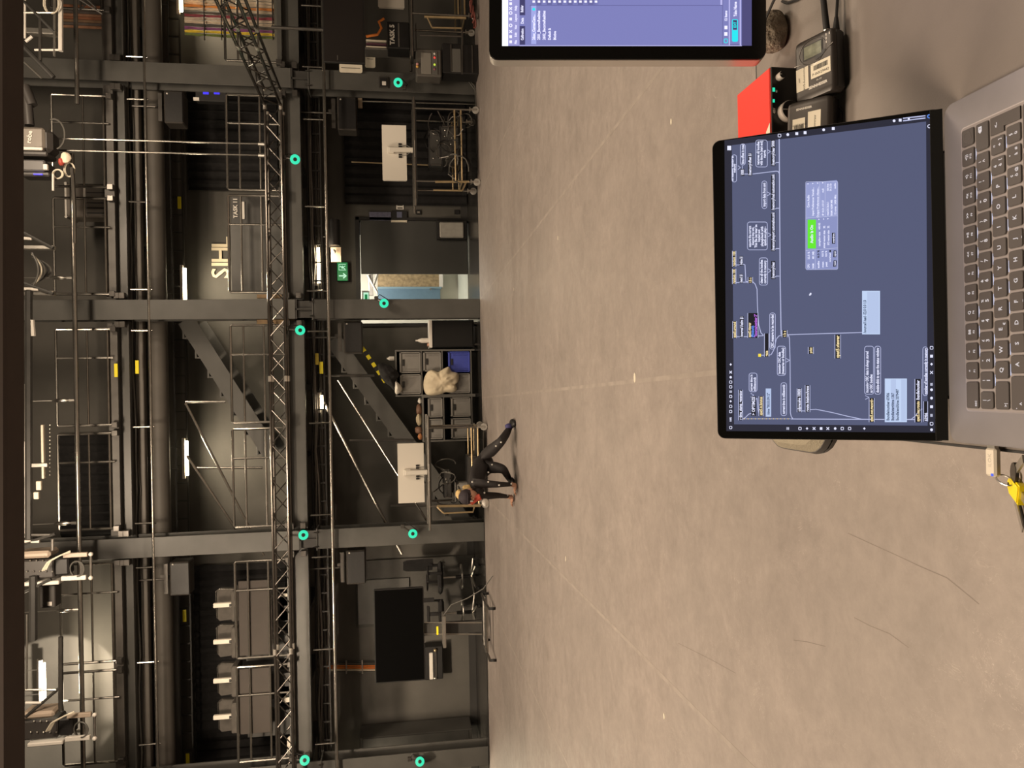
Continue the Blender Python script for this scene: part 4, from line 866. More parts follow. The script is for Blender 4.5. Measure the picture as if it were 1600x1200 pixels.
for i, (a, q, r) in enumerate((('removes all bundles', 258, 221), ('with time in [start end]', 258.5, 220.5), ('range', 247, 235))): T(a, 1184.8+5*i, q, r, 4)
obx(1205, 1211.5, 219, 259.5, '/memory/clear 5000', W, False); B(1190.6, 1198.3, 283, 326, tail=(1204, 303, 5)); T('import data from xml', 1194.4, 323, 286, 4.4)
obx(1205, 1211.5, 272, 329.5, '/memory/load automation.xml', W, False); obx(1205, 1211.5, 331.5, 392.5, '/memory/export automation.xml', W, False)
B(1168, 1199, 347, 390.5, tail=(1205, 367, 5))
for i, (a, q, r) in enumerate((('exports the current', 386, 353), ('memory into xml.', 383, 355), ('This file can later be', 387, 351), ('loaded and', 378, 359), ('played-back with', 385, 354), ('spat5.osc.play~', 384, 354))): T(a, 1171.8+4.75*i, q, r, 3.9)
s.line(LI, [(1217.5, 217.5), (1219, 433), (1220.5, 523)], .75); s.line(LI, [(1176, 272), (1213, 267.5), (1216, 268), (1217.5, 271)], .6)
for y in (255.5, 327, 390, 433): s.line(LI, [(1211, y), (1213, y-1.5), (1217.6, y-1.5)], .6)
obx(1144.5, 1150, 392, 417, 'random 100'); obx(1144.5, 1150, 420, 444, 'random 100'); obx(1155.5, 1161, 400, 415, '/value $1', W, False); obx(1155.5, 1161, 428, 442.5, '/send $1', W, False)
s.line(LI, [(1150, 414), (1155.5, 414)], .5); s.line(LI, [(1150, 441.5), (1155.5, 441.5)], .5); s.line(LI, [(1161, 413), (1164, 413.5), (1165.5, 440), (1169, 440)], .6); s.line(LI, [(1161, 441), (1169, 441)], .5)
obx(1169, 1176, 433, 442.5, 't b s'); B(1186.5, 1199.5, 403, 445.5, tail=(1205, 423, 5)); T('clears all the bundles', 1190, 443, 406, 4.1); T('currently in memory', 1195.5, 443, 407, 4.1); obx(1205, 1211.5, 408, 436, '/memory/clear', W, False)
s.line(LI, [(1176, 440), (1180, 444), (1183, 452), (1183.6, 480), (1185.5, 507), (1189, 520), (1193, 524)], .6)
obx(1145, 1151, 502, 528.5, 'spat5.around'); obx(1156, 1162, 494, 527.5, '/source/1/azim $1', W, False); s.line(LI, [(1151, 526), (1156, 526)], .5); s.line(LI, [(1162, 526), (1168, 526)], .5)
obx(1168.5, 1184.5, 489, 528, None); s.text(YT_, 'spat5.viewer', 1171.5, 527, 504, 4.4); s.text(('object_text_blue', SC_BL), '@initwith', 1176.2, 527, 509, 4.4); s.text(('object_text_magenta', SC_MG), '"/source/number 2"', 1181, 527, 491, 4.4)
s.line(LI, [(1184.5, 525), (1193, 524.5)], .6); obx(1194.5, 1201.5, 521, 557.5, None); s.text(YT_, 'gate', 1198, 556.5, 548, 4.6); s.rect(('toggle', em('screen_toggle', 240, 215, 70, 1.1)), 1184.8, 1189.2, 552.8, 557.6, .0005); s.line(LI, [(1189, 555), (1194.5, 555)], .5)
B(1202.8, 1211.4, 489, 545.5); T('OSC message to be recorded', 1207, 543.5, 491.5, 4.6); s.line(LI, [(1201.5, 555), (1205, 554), (1209, 547), (1213, 530), (1217, 525), (1222, 524)], .6)
obx(1222, 1230, 516, 527, 't b s'); s.line(LI, [(1230, 523), (1347, 519.5)], .6); s.line(LI, [(1231.5, 523), (1233.5, 528), (1234.5, 560), (1235, 645), (1236.5, 651), (1239, 654.5)], .6)
B(1214.5, 1227.6, 541, 586.5, tail=(1234, 563, 6)); T('incoming OSC data', 1218, 584, 550, 4.1); T('(messages or bundles)', 1223.5, 585, 543.5, 4.1)
obx(1263, 1271, 542, 553, 'print'); B(1170.5, 1183, 583, 612, tail=(1178, 617.5, 5)); T('current time in', 1174.2, 611, 585.5, 3.9); T('milliseconds', 1179.4, 611, 589.5, 3.9)
obx(1154, 1160.5, 609, 656.5, 'r time_stamp_generator', W); obx(1174, 1181, 619, 650, '▷ OPTIMZE'.replace('▷', '>'), W, False); s.line(LI, [(1160.5, 655), (1165, 652), (1170, 647), (1174, 646)], .6)
obx(1186, 1192.5, 619, 650, 'spat5.tc.hmmss'); s.line(LI, [(1181, 624), (1183, 622), (1184.5, 640), (1186, 646)], .6); s.rect(('message_box', SC_LB), 1196.5, 1205, 607, 651, .0004); s.text(('message_text', SC_TX, 8), '/time "00:53:39:12"', 1200.8, 648, 614, 4.2)
B(1220.3, 1229, 598, 649.5); T('current time in milliseconds', 1224.6, 647, 601, 4.4)
n = 26
for i in range(n): a = 1162+(1236-1162)*i/n; s.line(LI if i % 2 else YT_, [(a, 654.3), (a+(1236-1162)/n*.8, 654.5)], .6)
s.line(LI, [(1236, 654.6), (1362, 655.2)], .7); s.line(LI, [(1366, 655.2), (1382, 655.3)], .6)
obx(1245.5, 1252.5, 607, 644, 'udpreceive 10000', W); obx(1258, 1265.5, 602, 644, 'route /station/trans', W); s.line(LI, [(1252.5, 642), (1258, 642)], .5); s.line(LI, [(1265.5, 640), (1275, 639.5), (1300, 644.5), (1325, 650.5), (1347, 655)], .6)
s.quad(W, [(1264, 461), (1266, 457.5), (1268, 458), (1267.5, 461), (1265, 462)], .0005)
s.rect(('message_box_pale', SC_LB2), 1347, 1375, 454.5, 522.5, .0004); s.rect(('message_box', SC_LB), 1355, 1373.5, 456, 521, .00045); s.text(('message_text', SC_TX), '/source/1/aed -52.0 0.0 1.0', 1351.5, 520.5, 469, 4.6)
obx(1304.5, 1313.5, 523, 560, 'spat5.viewer', h=5.4); B(1351, 1365, 541, 616, tail=(1358, 621, 6)); T('incoming OSC data is always stored', 1355, 613.5, 549, 4.4); T('as OSC bundles', 1361.3, 613.5, 585, 4.4); B(1366.8, 1376, 541, 616); T('double-click to open the status window', 1371.4, 613.5, 543.5, 4.6)
obx(1358, 1366, 622, 659.5, 'spat5.osc.record~', h=5); s.rect(('message_box_pale', SC_LB2), 1382.5, 1417, 591.5, 659.5, .0004); s.rect(('message_box', SC_LB), 1392, 1400, 593, 658, .00045); s.rect(('message_box', SC_LB), 1408, 1415.5, 593, 658, .00045)
for i, a in enumerate(('/bundle/number 65906', '/bundle/start/time 1367', '/bundle/end/time 3379497')): s.text(('message_text', SC_TX, i), a, 1387.6+i*7.4, 657.5, (614, 614, 608)[i], 4.6)
s.line(LI, [(1417, 655.5), (1429.5, 655.6)], .6); obx(1429.5, 1439.5, 592, 659.8, None); s.text(YT_, 'spat5.osc.route', 1434.5, 658.5, 627, 5); T('/bundle/number', 1434.5, 625, 594, 5)
s.line(LI, [(1417, 655.5), (1424, 655), (1430, 650), (1436, 642), (1441, 639)], .6); s.bubble(LI, 1442, 1449.2, 542, 618); T('number of bundles currently in memory', 1446.5, 616, 544, 4.6); obx(1443, 1449.5, 627, 658.5, None); T('65906', 1447, 658, 645, 4.4)
# DSP window
WN = ('status_window', SC_WIN); s.quad(WN, [(1307.5, 421), (1309, 419), (1309, 284), (1307.5, 281.8), (1260.5, 285.5), (1259, 287), (1259, 420), (1260.5, 422)], .0006); s.quad(('status_window_pane', SC_WIN2), [(1309, 337), (1309, 284), (1307.5, 281.8), (1260.5, 285.5), (1259, 287), (1259, 341)], .00065)
z_ = .0008
for pts in ([(1259, 341.3), (1309, 337.3)], [(1259, 391.5), (1309, 387.6)], [(1273.5, 391), (1274.5, 421.5)], [(1281, 339.5), (1280.8, 284.3)], [(1289.5, 338.8), (1289.2, 283.6)]): s.line(LI, pts, .35, z_)
s.bubble(LI, 1259, 1309, 284, 421, .35, 2, z=z_)
s.rect(('green_button', SC_GN), 1262, 1275, 343.5, 388.5, z_); z_ = .0009
for a, x, y0, y1, h in (('Audio Is On', 1268.5, 380, 352, 4.6), ('Core Audio', 1263.2, 324.5, 305, 3.4), ('Input Preference: Yamah...', 1270.4, 337.5, 293, 3.2), ('Output Preference: Alesan...', 1278, 340, 292, 3.2), ('IP 10.21.137.37', 1286.2, 337, 313, 3), ('null', 1286, 301, 295, 3), ('macOS 26.0.1', 1293.5, 337, 316, 3.1), ('RAM 16384 MB', 1299.5, 337, 312.5, 3), ('12 cores   2400 Mhz', 1305.3, 336, 304.5, 3), ('dsk free', 1293.4, 298.5, 287.5, 3), ('54.12 Gb', 1298, 298.5, 287, 3), ('audio', 1304.8, 295, 286, 3),
  ('sampling rate   44100', 1280.5, 385, 348.5, 3.2), ('signal vector size   32', 1288, 388, 353, 3.2), ('I/O vector size   32', 1294.5, 383, 353, 3.2), ('CPU', 1263.5, 419.5, 412.5, 3.2), ('22.5 %', 1263.8, 405.5, 393.5, 3.2), ('RAM', 1270.8, 419.5, 412, 3.2), ('481 MB', 1270.8, 405, 393, 3.2), ('audio', 1279, 419, 408, 3.2), ('mean', 1285.8, 418, 409, 3), ('0.0 %', 1285.6, 401, 392, 3), ('peak', 1291.3, 417, 409, 3), ('0.0 %', 1291, 401, 392, 3), ('overload', 1297, 409.5, 395.5, 2.8)): s.text(W, a, x, y0, y1, h, z_, .03)
s.text(DK, '0.0 %', 1279, 403, 391, 3.2, z_); s.rect(DK, 1296, 1298.5, 391, 394, z_); s.rect(DK, 1300, 1305, 364, 381, z_); s.text(W, 'overdrive', 1302.6, 380, 365, 3, .001)
s.quad(DK, [(1302, 417), (1306.5, 417), (1307.5, 407), (1302.5, 407)], z_); s.quad(DK, [(1302, 402), (1306.5, 402), (1307, 391.5), (1302.5, 391.5)], z_); s.text(W, 'reset', 1304.6, 416, 408, 2.8, .001); s.text(W, 'open', 1304.6, 401, 392.5, 2.8, .001)
for y, x in ((287.5, 1263), (287, 1270.4), (286.5, 1278), (286, 1286), (343, 1280), (342.5, 1287.3), (342, 1294)): s.quad(W, [(x-1.2, y+1.2), (x+1, y), (x-1.2, y-1.2)], z_)
# tool icons
def icon(x, y, k, r=2.0):
    if k == 0: s.bubble(W, x-r, x+r, y-r, y+r, .45, .8, z=.0005)
    elif k == 1: s.quad(W, [(x+r, y), (x, y+r), (x-r, y), (x, y-r)], .0005)
    elif k == 2: s.quad(W, [(x+r*math.cos(i*.524), y+r*math.sin(i*.524)) for i in range(12)], .0005)
    elif k == 3:
        for d in (-1.5, 0, 1.5): s.line(W, [(x+d, y-r), (x+d, y+r)], .35, .0005)
    elif k == 4: s.line(W, [(x-r, y-r), (x+r, y+r)], .6, .0005); s.line(W, [(x-r, y+r), (x+r, y-r)], .6, .0005)
    else: s.rect(W, x-r, x+r, y-r, y+r, .0005)
for i, (x, k) in enumerate(((1231, 3), (1250, 0), (1261, 1), (1272, 4), (1283, 5), (1293.5, 4), (1305, 2), (1316, 0), (1327.5, 0), (1350.5, 1))): icon(x, 669.5, k)
for y, k in ((543.5, 0), (556.5, 5), (569, 1), (582, 4), (600.5, 3), (609, 2), (622, 2), (635.5, 5), (649, 3), (662, 0), (671.5, 2)): icon(1455.5, y, k, 2.2)
for x, y, k in ((1218, 212, 0), (1231, 210.5, 2), (1245, 209, 5), (1258, 207.5, 5), (1287, 203, 2), (1302, 201, 5), (1397, 189, 2), (1406.5, 188, 5)): icon(x, y, k, 2.2)
s.line(LI, [(1411, 189), (1446, 184.5)], .9); s.line(LI, [(1411, 185), (1446, 181)], .9); icon(1420, 186, 5, 1.5); s.bubble(('toolbar_mark', SC_BL), 1449.5, 1454, 179.5, 184.5, .7, 2, z=.0005); s.bubble(W, 1449.5, 1454.5, 195, 200, .5, 2.5, z=.0005)
for y, k in ((569.5, 1), (581.5, 4), (589.5, 2), (597, 0), (604.5, 0), (612, 3), (619.5, 0), (627, 1), (635, 0), (643, 0), (668, 0)): icon(1141.8, y, k, 1.9)
T('100%', 1141.8, 659, 652, 3); s.rect(W, 1136.5, 1142.5, 228, 235, .0005)
s.finish()
# ================================================================ large monitor
mo = CP+FW*1.036; MM = Matrix(((RR.x, UU.x, -FW.x, mo.x), (RR.y, UU.y, -FW.y, mo.y), (RR.z, UU.z, -FW.z, mo.z), (0, 0, 0, 1))); k = 1.036/F_
mt = thing('desktop_monitor', 'large silver edged monitor with a lavender software window, right of the laptop', 'monitor', (.75, 1.06, TZ))
fx0, fx1 = (600-92.5)*k, (600-92.5)*k+.614; fy0, fy1 = (800-1197)*k, (800-764.5)*k
SIL = mat('silver_shell', (.50, .46, .42), .28, .6, noise=.02)
build(MB(MM).prism(rrect(fx0, fx1, fy0, fy1, .012), -.0025, 0, 'z'), 'bezel', mat('gloss_black', (.008, .008, .008), .1, spec=.45), mt)
build(MB(MM).prism(rrect(fx0-.0004, fx1+.0004, fy0-.0004, fy1+.0004, .012), -.023, -.0028, 'z'), 'shell', SIL, mt)
build(MB(MM).prism(rrect(fx0+.012, fx1-.012, fy0+.1, fy1-.13, .02), -.036, -.023, 'z'), 'rear_bulge', SIL, mt)
xm = (fx0+fx1)/2; c = MM @ Vector((xm, (fy0+fy1)/2, -.04))
build(MB().box(c.x-.05, c.x+.05, c.y-.01, c.y+.02, TZ+.012, c.z+.06, .006), 'stand_neck', SIL, mt)
build(MB().prism(rrect(c.x-.12, c.x+.12, c.y-.14, c.y+.07, .02), TZ, TZ+.012, 'z'), 'stand_foot', SIL, mt)
M_W = em('monitor_white_bar', 246, 248, 255, 1.25); M_BG = em('monitor_canvas', 128, 130, 190, 1); M_LAV = em('monitor_toolbar', 158, 156, 214, 1); M_DK = em('monitor_tab', 68, 66, 108, 1); M_BOT = em('monitor_status', 78, 76, 122, 1); M_CY = em('monitor_cyan', 40, 225, 235, 1.1); M_SEL = em('monitor_selection', 166, 172, 232, 1); M_TX = em('monitor_text', 232, 230, 255, 1.2); M_ED = em('monitor_edge', 190, 188, 240, 1); M_MID = em('monitor_divider', 104, 104, 160, 1)
s = Scr(MM, mt); W2 = ('screen_text', M_TX)
s.rect(('window_canvas', M_BG), 794, 1159, -440, 72, .0002); s.rect(('title_bar', M_W), 784.5, 794, -440, 72, .0002); s.rect(('tool_row', M_LAV), 794, 811.5, -440, 72, .0003); s.rect(('status_bar', M_BOT), 1159, 1174.5, -440, 71.5, .0002)
s.rect(('window_edge', M_ED), 811.5, 1159, 71, 72.2, .0004)
s.rect(('tab', M_DK), 812, 820.5, 41, 70, .0004); s.rect(('tab', M_DK), 812, 820.5, -20, 24, .0004)
for a, x, y0, y1, h in (('Calibration', 816.2, 63, 45, 4.2), ('Data', 816.2, 37.5, 28, 4.4), ('Builder', 815.8, 19.5, 8.5, 4.2), ('File', 806, 69, 63, 3.6), ('Edit', 806, 58, 51, 3.6), ('View', 806, 46, 39, 3.6), ('Layout', 806, 34, 22, 3.6), ('Help', 806, 17, 9, 3.6)): s.text(W2, a, x, y0, y1, h)
for i, y in enumerate((65.5, 57.5, 49.5, 40, 30, 20.5, 13.5, 6, -1)):
    if i in (3, 5): s.bubble(W2, 795.8, 800, y-2.2, y+2.2, .7, 2.1)
    elif i in (2, 6): s.line(W2, [(795.8, y-2), (800, y+2)], .7); s.line(W2, [(795.8, y+2), (800, y-2)], .7)
    else: s.rect(W2, 795.8, 800, y-2.2, y+2.2, .0004)
for i in range(7): s.rect(('title_mark', M_SEL), 788.5, 789.5, 68-i*7, 69-i*7, .0004)
s.rect(('selected_row', M_SEL), 830, 838, 9, 69, .0004)
for a, x, y0, y1 in (('26xx_CanvasCam...', 834.2, 62.5, 23), ('2501_BecomeRealities', 842, 62.5, 17), ('2602_BecomeRealities', 850.3, 62.5, 17), ('Default &', 858.7, 62.5, 44), ('Motive', 867, 62.5, 49)): s.text(W2, a, x, y0, y1, 4.4)
s.quad(('cyan_mark', M_CY), [(834+2.4*math.cos(i*.785), 14.8+2.4*math.sin(i*.785)) for i in range(8)], .0006)
s.rect(('divider', M_MID), 828, 1129, 8.3, 9.2, .0004); s.rect(('divider', M_MID), 1128.5, 1129.5, -200, 70, .0004)
for i in range(13):
    s.rect(('row_shade', M_MID), 830+i*8.1, 838+i*8.1, -30, 8, .0003 if i % 2 else .0002); s.rect(W2, 832+i*8.1, 836+i*8.1, 1, 4.5, .0005)
s.rect(('scroll_bar', M_ED), 1125.5, 1128.5, -40, 8, .0004)
s.bubble(('cyan_mark', M_CY), 1131.5, 1136.5, 61, 67, .6, 1.2); s.rect(W2, 1131.5, 1136.5, 50.5, 56, .0004); s.rect(W2, 1131.8, 1136.5, 40.5, 46, .0004); s.text(W2, '12 Items', 1134.3, 33.5, 17, 4.2)
s.rect(('panel_line', M_ED), 1138.6, 1140.4, -200, 71, .0005); s.rect(('panel_line', M_ED), 1155.6, 1157.6, -200, 71, .0005); s.rect(('panel_line', M_MID), 1140.4, 1155.6, 69, 71, .0005)
s.bubble(('cyan_mark', M_CY), 1144.2, 1152.2, 31, 64.8, .7, 1.4, z=.0006); s.rect(('cyan_mark', M_CY), 1144.5, 1152, 47.5, 64.5, .0006); s.rect(('button_shade', M_DK), 1145, 1151.4, 31.6, 46.5, .0005); s.text(('cyan_mark', M_CY), 'EDIT', 1148.4, 44, 34.5, 4, .0006); s.text(W2, 'Take Name', 1149, 26, 3, 4.8)
s.finish()
# ================================================================ red interface
zr = .7995; RED = mat('red_case', (.72, .035, .022), .38, noise=.03, ns=20)
ri = thing('audio_interface', 'red audio interface with a black knobbed front behind the laptop', 'interface', (.37, 1.11, TZ))
build(MB().box(.285, .4575, 1.058, 1.166, TZ+.002, zr, .0015), 'case', RED, ri)
build(MB().box(.2855, .457, 1.0545, 1.0582, TZ+.0025, zr-.001, .001), 'front_panel', mat('panel_black', (.008, .008, .008), .3), ri)
def knob(px, py, r, h, nm):
    c = P(px, py, 1.0545); build(MB().lathe([(r, 0), (r, h*.85), (r*.88, h)], c, (0, -1, 0), 24), nm, mat('knob_side', (.42, .37, .33), .5, 0), ri)
    build(MB().lathe([(r*.93, h), (r*.9, h+.0006)], c, (0, -1, 0), 24), nm+'_cap', PLAST, ri)
    build(MB().box(c.x-.0005, c.x+.0005, c.y-h-.0012, c.y-h-.0004, c.z+r*.35, c.z+r*.85), 'pointer', SC_W if 0 else WHITE, ri)
knob(1217, 121, .0055, .012, 'gain_knob'); knob(1229, 176, .0145, .013, 'monitor_knob')
for (px, py, s_, m_) in ((1209, 140, .0028, CYAN), (1213.5, 142.5, .0016, WHITE), (1209, 157.5, .0022, CYAN)):
    c = P(px, py, 1.054); build(MB().box(c.x-s_, c.x+s_, c.y-.0005, c.y+.001, c.z-s_*.6, c.z+s_*.6), 'indicator', m_, ri)
c = P(1210, 173, 1.0537); build(text_mb('48V', .005, front(c), .0001, bold=.03), 'panel_text', WHITE, ri, smooth=False)
build(MB().prism([(.330, 1.0575), (.3515, 1.0575), (.316, 1.10), (.305, 1.10)], zr+.0001, zr+.0004, 'z').prism([(.3585, 1.059), (.3765, 1.059), (.366, 1.071), (.348, 1.071)], zr+.0001, zr+.0004, 'z'), 'sticker', CREAM, ri)
for x_ in (.3, .44):
    for y_ in (1.07, 1.155): build(MB().cyl((x_, y_, TZ+.0002), (x_, y_, TZ+.0025), .005, 10), 'rubber_foot', RUBBER, ri)
# ================================================================ wireless bodypacks
PK = mat('pack_black', (.045, .038, .034), .42, .2, noise=.06, ns=60, bump=.04, bs=1500)
def pack(M, name, label, full=True, cat='transmitter'):
    t = thing(name, label, cat, M=M); W_ = lambda mb, n, m, **k: build(mb, n, m, t, world=False, **k)
    w, h, d = .041, .032, .012 # half length (x), half width (y), half depth (z)
    def sec(x, e): return [(x, a, b) for a, b in rrect(-h+e, h-e, -d+e*.5, d-e*.5, .006, 3)]
    xs = [(-w, .004), (-w+.003, .001), (-w+.008, 0), (w-.008, 0), (w-.002, .001), (w, .004)]; vs = []; fs = []; n = 16
    for x, e in xs: vs += sec(x, e)
    for j in range(len(xs)-1):
        for i in range(n): fs.append((j*n+i, j*n+(i+1) % n, (j+1)*n+(i+1) % n, (j+1)*n+i))
    fs += [tuple(range(n))[::-1], tuple(range((len(xs)-1)*n, len(xs)*n))]
    mb = MB(); mb.add(vs, fs); W_(mb, 'body', PK)
    W_(MB().box(-w+.004, w-.004, -h-.0006, -h+.001, -d+.004, d-.006, .0004), 'side_strip', PLAST)
    z = d
    if full:
        W_(MB().tube([(.021+.0165*math.cos(i*.1745), .001+.0215*math.sin(i*.1745), z+.0001) for i in range(37)], .0004, 5), 'display_ring', DTUBE)
        W_(MB().box(.0115, .0315, -.0155, .0165, z, z+.0005, .0002), 'display_frame', BLACK); W_(MB().box(.0130, .0300, -.0135, .0145, z+.0004, z+.0009, .0002), 'display', mat('lcd', (.20, .21, .16), .2, noise=.35, ns=90))
        W_(MB().prism([(.0115+.0035*math.cos(i*.52)+.003*math.sin(i*.52), -.011-.0085*math.sin(i*.52)) for i in range(12)], z, z+.0008, 'z'), 'rocker_button', PLAST)
        W_(MB().tube([(-.004+.003*math.cos(i*.31), .031-.062*i/20, z+.0002) if 0 else (.010-.008*math.exp(-((i-10)/4.5)**2)+.010*max(0, (i-13)/7), .031-.062*i/20, z+.0002) for i in range(21)], .0006, 5), 'cover_seam', DTUBE)
        for i, (x_, y_) in enumerate(((.034, -.021), (.034, -.026), (.029, -.021), (.024, -.021))): W_(MB().box(x_-.0015, x_+.0015, y_-.0006, y_+.0006, z, z+.0003), 'print_mark', WHITE)
    # labels, printed text reading down the pack: local +x is the right of the world; the print runs the other way
    def lab(x0, x1, y0, y1, lines, rot, col=CREAM):
        W_(MB().box(x0, x1, y0, y1, z+.0001, z+.0004), 'label', col)
        for s_, dx, dy, sz, r_ in lines: W_(text_mb(s_, sz, Matrix.Translation(((x0+x1)/2+dx, (y0+y1)/2+dy, z+.00055)) @ Matrix.Rotation(R(r_), 4, 'Z'), .00003), 'label_text', BLACK, smooth=False)
    def bars(cx, cy, L_, H_, n_=16, seed=3):
        rnd = random.Random(seed); mb = MB(); y = -L_/2
        while y < L_/2: wd = rnd.choice((.0003, .0005, .0008)); mb.box(cx-H_/2, cx+H_/2, cy+y, cy+y+wd, z+.0005, z+.0006); y += wd+rnd.choice((.0004, .0007))
        W_(mb, 'barcode', BLACK)
    if full:
        lab(-.0165, .0035, -.0265, .0045, [('P-INV29442', -.0055, 0, .0052, -90)], -90); bars(-.0035, -.011, .022, .0065)
        lab(-.0265, .004, .0085, .0285, [('AVS-Automotive', .0, -.003, .0044, 0), ('ICST', 0, .0045, .003, 0)], 0)
        W_(text_mb('On Off', .0028, Matrix.Translation((-.0205, -.008, z+.0002)) @ Matrix.Rotation(R(-90), 4, 'Z'), .00003), 'print_text', WHITE, smooth=False)
        W_(text_mb('SENNHEISER', .0052, Matrix.Translation((-.0275, -.006, z+.0003)) @ Matrix.Rotation(R(-90), 4, 'Z'), .00003, bold=.03), 'maker_text', WHITE, smooth=False)
        W_(MB().cyl((w-.002, -.012, -.001), (w+.006, -.012, -.001), .0042, 12), 'antenna_socket', ALU); W_(MB().cyl((w+.006, -.012, -.001), (w+.075, -.011, .006), .0044, 12, .0036), 'antenna', RUBBER)
        W_(MB().cyl((w-.002, -.024, -.004), (w+.018, -.025, -.004), .005, 10, .0025), 'plug', RUBBER); W_(MB().tube([(w+.016, -.025, -.004), (w+.05, -.027, -.006), (w+.12, -.024, -.008), (w+.25, -.02, -.009)], .002, 6), 'cable', RUBBER)
    else:
        lab(-.003, .018, .004, .022, [('P-INV29514', .002, 0, .0042, 90)], 90); bars(.006, .013, .014, .006, seed=7)
        lab(-.012, .024, -.018, .0, [('AVS-Automotive', 0, -.001, .0034, 180)], 0)
        W_(text_mb('SENNHEISER', .004, Matrix.Translation((.030, .006, z+.0003)) @ Matrix.Rotation(R(-90), 4, 'Z'), .00003, bold=.03), 'maker_text', WHITE, smooth=False)
        W_(MB().lathe([(.007, 0), (.007, .0008), (.0055, .001)], (-.016, .016, z), (0, 0, 1), 20), 'round_key', PLAST)
        W_(MB().tube([(-.03, -h-.004, -d+.004), (-.005, -h-.010, -d+.003), (.02, -h-.006, -d+.003), (.032, -h+.004, -d+.003)], .0022, 6), 'cable', RUBBER)
    return t
a = R(21)
def tilt(x, y, z, rx, rz): return Matrix.Translation((x, y, z)) @ Matrix.Rotation(R(rz), 4, 'Z') @ Matrix.Rotation(R(rx), 4, 'X')
e = Vector((0, .936, TZ+.0005)); ctr = e+Vector((0, math.cos(a)*.032-math.sin(a)*.012, math.sin(a)*.032+math.cos(a)*.012))
pack(tilt(.419, ctr.y+.002, ctr.z+.001, 21, 1), 'wireless_bodypack', 'black wireless pack with a small display and two labels, lying in front of the monitor')
build(MB().box(.386, .45, 0.993, 1.006, TZ, TZ+.010, .002), 'sponge_block', RUBBER)['label'] = 'small black foam block propping the wireless pack with the display'; bpy.data.objects['sponge_block']['category'] = 'block'
a = R(33); e = Vector((0, .955, TZ+.0005)); ctr = e+Vector((0, math.cos(a)*.032-math.sin(a)*.012, math.sin(a)*.032+math.cos(a)*.012))
pack(tilt(.3365, ctr.y-.000, ctr.z+.002, 33, -4), 'wireless_bodypack', 'second black wireless pack between the laptop lid and the pack with the display', False)
# ================================================================ stone, cables, case
c = PZ(1243, 40, TZ); ST = mat('pumice_stone', (.20, .165, .125), .85, noise=.5, ns=60, bump=1.0, bs=140)
rnd = random.Random(5)
stm = lump((0, 0, .0), (.034, .028, .026), 5, 28, 18, .10, 2.4)
stm.v = [Vector((max(-.028, min(.029, v.x)), max(-.024, min(.024, v.y)), max(-.020, min(.021, v.z)))) for v in stm.v]
stm.v = [v+Vector((.532, 1.105, TZ+.0205)) for v in stm.v]
tag(build(stm, 'pumice_stone', ST), 'rough brown pebble lying beside the monitor corner', 'stone')
tag(build(MB().tube([P(1182, 97, 1.15), P(1190, 60, 1.12), P(1196, 30, 1.08), P(1208, 3, 1.03), P(1216, -12, .99)], .002, 6), 'thin_black_cable', RUBBER), 'thin black cable hanging past the bottom corner of the monitor', 'cable')
tag(build(MB().tube([PZ(1222, 2, TZ+.002), PZ(1230, 5, TZ+.002), PZ(1246, 0, TZ+.002), PZ(1262, -10, TZ+.002)], .002, 6), 'black_cable', RUBBER), 'short black cable curl on the table above the pebble', 'cable')
FEL = mat('case_fabric', (.26, .225, .165), .85, noise=.08, ns=50, bump=.3, bs=500); ZIP = mat('case_zip', (.075, .068, .064), .6, noise=.1)
cs = thing('zip_case', 'grey fabric zip case sticking out behind the left edge of the laptop lid', 'case', (-.02, 1.045, TZ))
def case_layer(z0, z1, g0, g1, nm, m):
    pts0 = rrect(-.106+g0, .075-g0, .955+g0, 1.130-g0, .045); pts1 = rrect(-.106+g1, .075-g1, .955+g1, 1.130-g1, .045); n = len(pts0)
    vs = [(x, y, z0) for x, y in pts0]+[(x, y, z1) for x, y in pts1]
    mb = MB(); mb.add(vs, [(i, (i+1) % n, n+(i+1) % n, n+i) for i in range(n)]+[tuple(range(n))[::-1], tuple(range(n, 2*n))]); return build(mb, nm, m, cs)
case_layer(TZ+.0005, TZ+.008, .008, .002, 'lower_half', ZIP); case_layer(TZ+.008, TZ+.016, .002, 0, 'lower_side', ZIP); case_layer(TZ+.016, TZ+.0185, .0025, .0025, 'zip_band', BLACK); case_layer(TZ+.0185, TZ+.026, 0, .002, 'upper_side', ZIP); case_layer(TZ+.026, TZ+.036, .003, .012, 'lid_slope', FEL); case_layer(TZ+.036, TZ+.041, .012, .030, 'lid_top', FEL)
c = Vector((-.07, 1.118, TZ+.03)); build(MB().tube([c+Vector((.006*math.cos(i*.7), .004*math.sin(i*.7), .002)) for i in range(10)], .0015, 6), 'zip_pull', WHITE, cs)
# ================================================================ usb stick and keys
us_ = thing('usb_stick', 'white usb stick plugged into the left side of the laptop', 'usb stick', (-.087, .69, .7598))
WP = mat('stick_white', (.62, .56, .47), .35)
build(MB().box(-.1015, -.073, .6835, .6975, .7555, .7632, .002), 'shell', WP, us_); build(MB().box(-.075, -.0702, .6855, .6955, .7572, .7618), 'plug', ALU, us_)
build(text_mb('iLOK', .0062, Matrix.Translation((-.0855, .6905, .76325)), .00004), 'print', mat('pale_grey_print', (.42, .38, .32), .5), us_, smooth=False)
build(MB().box(-.1010, -.0985, .686, .689, .7632, .7636), 'status_lamp', em('blue_led', 60, 90, 220, 1.2), us_)
kr = thing('key_ring', 'steel ring joining the usb stick and the yellow key tag', 'key ring', (-.103, .676, .757))
def ringpts(c, r, nx, ny, n=20): return [Vector(c)+Vector(nx)*r*math.cos(2*math.pi*i/n)+Vector(ny)*r*math.sin(2*math.pi*i/n) for i in range(n+1)]
